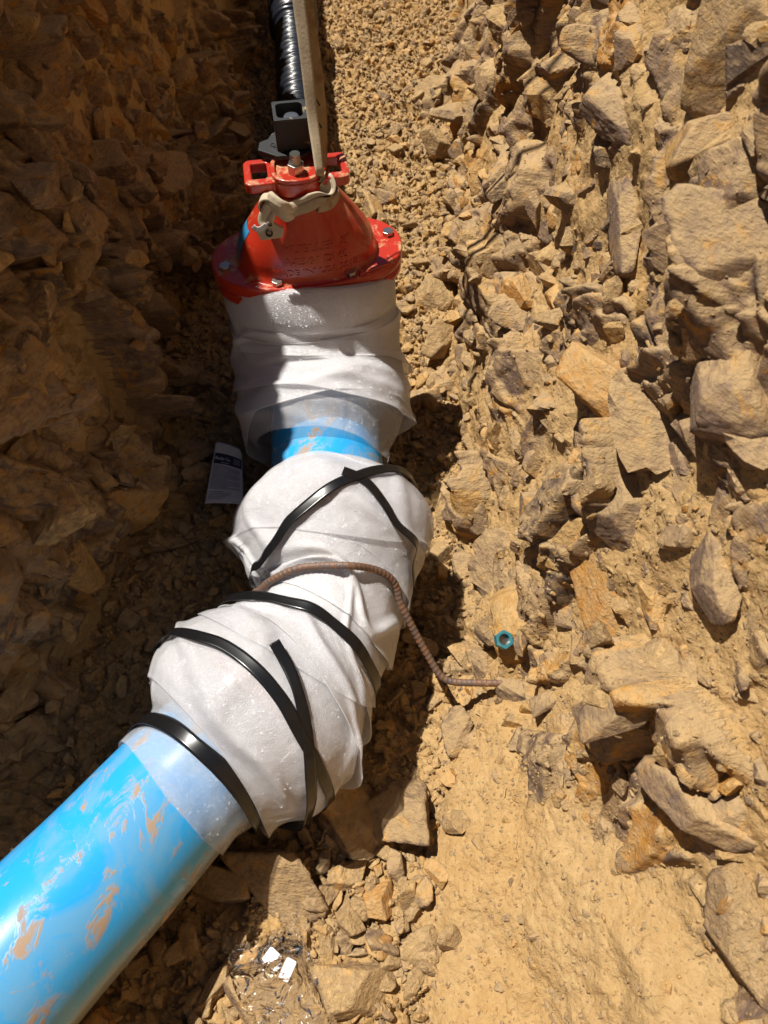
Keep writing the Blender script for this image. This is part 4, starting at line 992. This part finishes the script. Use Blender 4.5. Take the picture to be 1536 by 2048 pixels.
printed([(.06, .36 + .0195 * k, (.93 if k % 6 else .6) - rr.random() * .05, .369 + .0195 * k) for k in range(21)] + [(.06, .80 + .03 * k, .45 + .3 * rr.random(), .812 + .03 * k) for k in range(5)], 'text_lines', M_INKG, .0008)
v, f = text_mesh('Mueller Co.', .0086, 0.0); wv = [q.x for q in v]; x0, x1 = min(wv), max(wv)
vs = [tuple(card(.09 + .52 * (q.x - x0) / (x1 - x0), .275 - (q.y + .001) * 9.0, .0014)) for q in v]
m = MB(); m.add(vs, f); adopt(m.build('header_lettering', M_WHITEPRINT), ctag)

# ------------------------------------------------------------------ teal hexagon plug
bpy.context.view_layer.update(); ok_, p, nrm, _, _, _ = S.ray_cast(bpy.context.evaluated_depsgraph_get(), O, ray(1004, 1284).normalized()); s = .0145
pl = empty('hex_plug', tuple(p)); tag(pl, 'small teal hexagonal cap lying on the sunlit soil near the rebar tip', 'cap')
Mx = Matrix.Translation(p + Vector((0, 0, .006))) @ Matrix.Rotation(R(14), 4, 'X') @ Matrix.Rotation(R(8), 4, 'Y') @ Matrix.Rotation(R(8), 4, 'Z')
hexo = [((s * 1.18) * math.cos(i * math.pi / 3 + .5) , (s * 1.18) * math.sin(i * math.pi / 3 + .5)) for i in range(6)]
def hexpts(n=36):
    out = []
    for i in range(n):
        a = 2 * math.pi * i / n; q = (a - .5) % (math.pi / 3) - math.pi / 6; rr_ = s * 1.18 * math.cos(math.pi / 6) / math.cos(q); out.append((rr_ * math.cos(a), rr_ * math.sin(a)))
    return out
m = MB(); m.ringprism(hexpts(), [(s * .68 * math.cos(2 * math.pi * i / 36), s * .68 * math.sin(2 * math.pi * i / 36)) for i in range(36)], 0, .014, Mx); adopt(m.build('cap_body', M_TEAL, bevel=.0006), pl)
m = MB(); m.hexa((0, 0, .001), s * .69, .003, Mx, 0, 30); adopt(m.build('cap_bottom', M_STEEL), pl)

# ------------------------------------------------------------------ clear plastic film with two white pads
n, m_ = 90, 110; c0 = W(548, 1972, .09); gu = np.linspace(-1, 1, n)[:, None] + np.zeros((1, m_)); gv = np.linspace(-1, 1, m_)[None, :] + np.zeros((n, 1))
ang = R(25); X = c0.x + (gu * .060 * math.cos(ang) - gv * .082 * math.sin(ang)); Y = c0.y + (gu * .060 * math.sin(ang) + gv * .082 * math.cos(ang))
edge = 1 + .12 * fbm(np.stack([gu, gv, 0 * gu], -1), 3, 3, 77); X = c0.x + (X - c0.x) * edge; Y = c0.y + (Y - c0.y) * edge
bpy.context.view_layer.update(); dg = bpy.context.evaluated_depsgraph_get()
Z = np.zeros((n, m_))
for i in range(0, n):
    for j in range(0, m_):
        ok, loc, nn_, _, ob, _ = S.ray_cast(dg, Vector((float(X[i, j]), float(Y[i, j]), .30)), Vector((0, 0, -1))); Z[i, j] = loc.z if ok and ob and ob.name.startswith(('stone', 'rubble', 'trench', 'gravel')) else .03
for _ in range(10): Z[1:-1, 1:-1] = np.maximum(Z[1:-1, 1:-1], (Z[:-2, 1:-1] + Z[2:, 1:-1] + Z[1:-1, :-2] + Z[1:-1, 2:]) / 4)
for _ in range(6): Z[1:-1, 1:-1] = (Z[1:-1, 1:-1] * 2 + Z[:-2, 1:-1] + Z[2:, 1:-1] + Z[1:-1, :-2] + Z[1:-1, 2:]) / 6
PP = np.stack([X, Y, Z], -1); cr = (1 - np.abs(fbm(PP, 26, 2, 88))) ** 3 * .010 + (1 - np.abs(fbm(PP, 60, 2, 89))) ** 2 * .004
PP[..., 2] += cr
film = make('plastic_film', PP.reshape(-1, 3), gridfaces(n, m_), M_FILM); tag(film, 'crumpled clear plastic bag glinting on the stones at the bottom', 'plastic bag')
def chip(px, v, rot, label, sx, sy):
    r0 = ray(px, v).normalized(); i = np.argmin(np.linalg.norm(np.cross(PP.reshape(-1, 3) - np.array(O), np.array(r0)), axis=1)); q = Vector(PP.reshape(-1, 3)[i])
    vs = rrect(0, 0, sx, sy, .003, 4); mm = MB(); Mx = Matrix.Translation(q + Vector((0, 0, .006))) @ Matrix.Rotation(R(rot), 4, 'Z') @ Matrix.Rotation(R(8), 4, 'X')
    mm.prism(vs, -.0006, .0006, Mx); o = mm.build('paper_pad', M_CHIP, bevel=.0004); tag(o, label, 'paper scrap')
chip(546, 1917, -38, 'square white pad, the upper of two scraps on the clear plastic bag', .0125, .0115)
chip(576, 1940, -25, 'narrow torn white scrap, the lower of two on the clear plastic bag', .0085, .0155)

# ------------------------------------------------------------------ bits of dry straw
for i, (a, b, L_, rot, lab) in enumerate(((990, 1262, .020, 60, 'thin straw stuck in the soil just above the teal cap'), (1012, 1585, .016, 80, 'short pale straw on the packed soil below the rebar tip'),
                                          (1128, 1560, .014, 85, 'tiny upright straw beside the narrow dark slab foot'), (960, 1430, .018, -40, 'thin pale straw lying right of the rust faced stone'))):
    p, nn, d = hit(a, b); q = p + nn * .004; dr = Vector((math.cos(R(rot)), math.sin(R(rot)), .25)) * L_ / 2
    tag(sweep('straw', [tuple(q - dr), tuple(q), tuple(q + dr)], .0009, M_STRAW, ns=8, nt_=8), lab, 'straw')
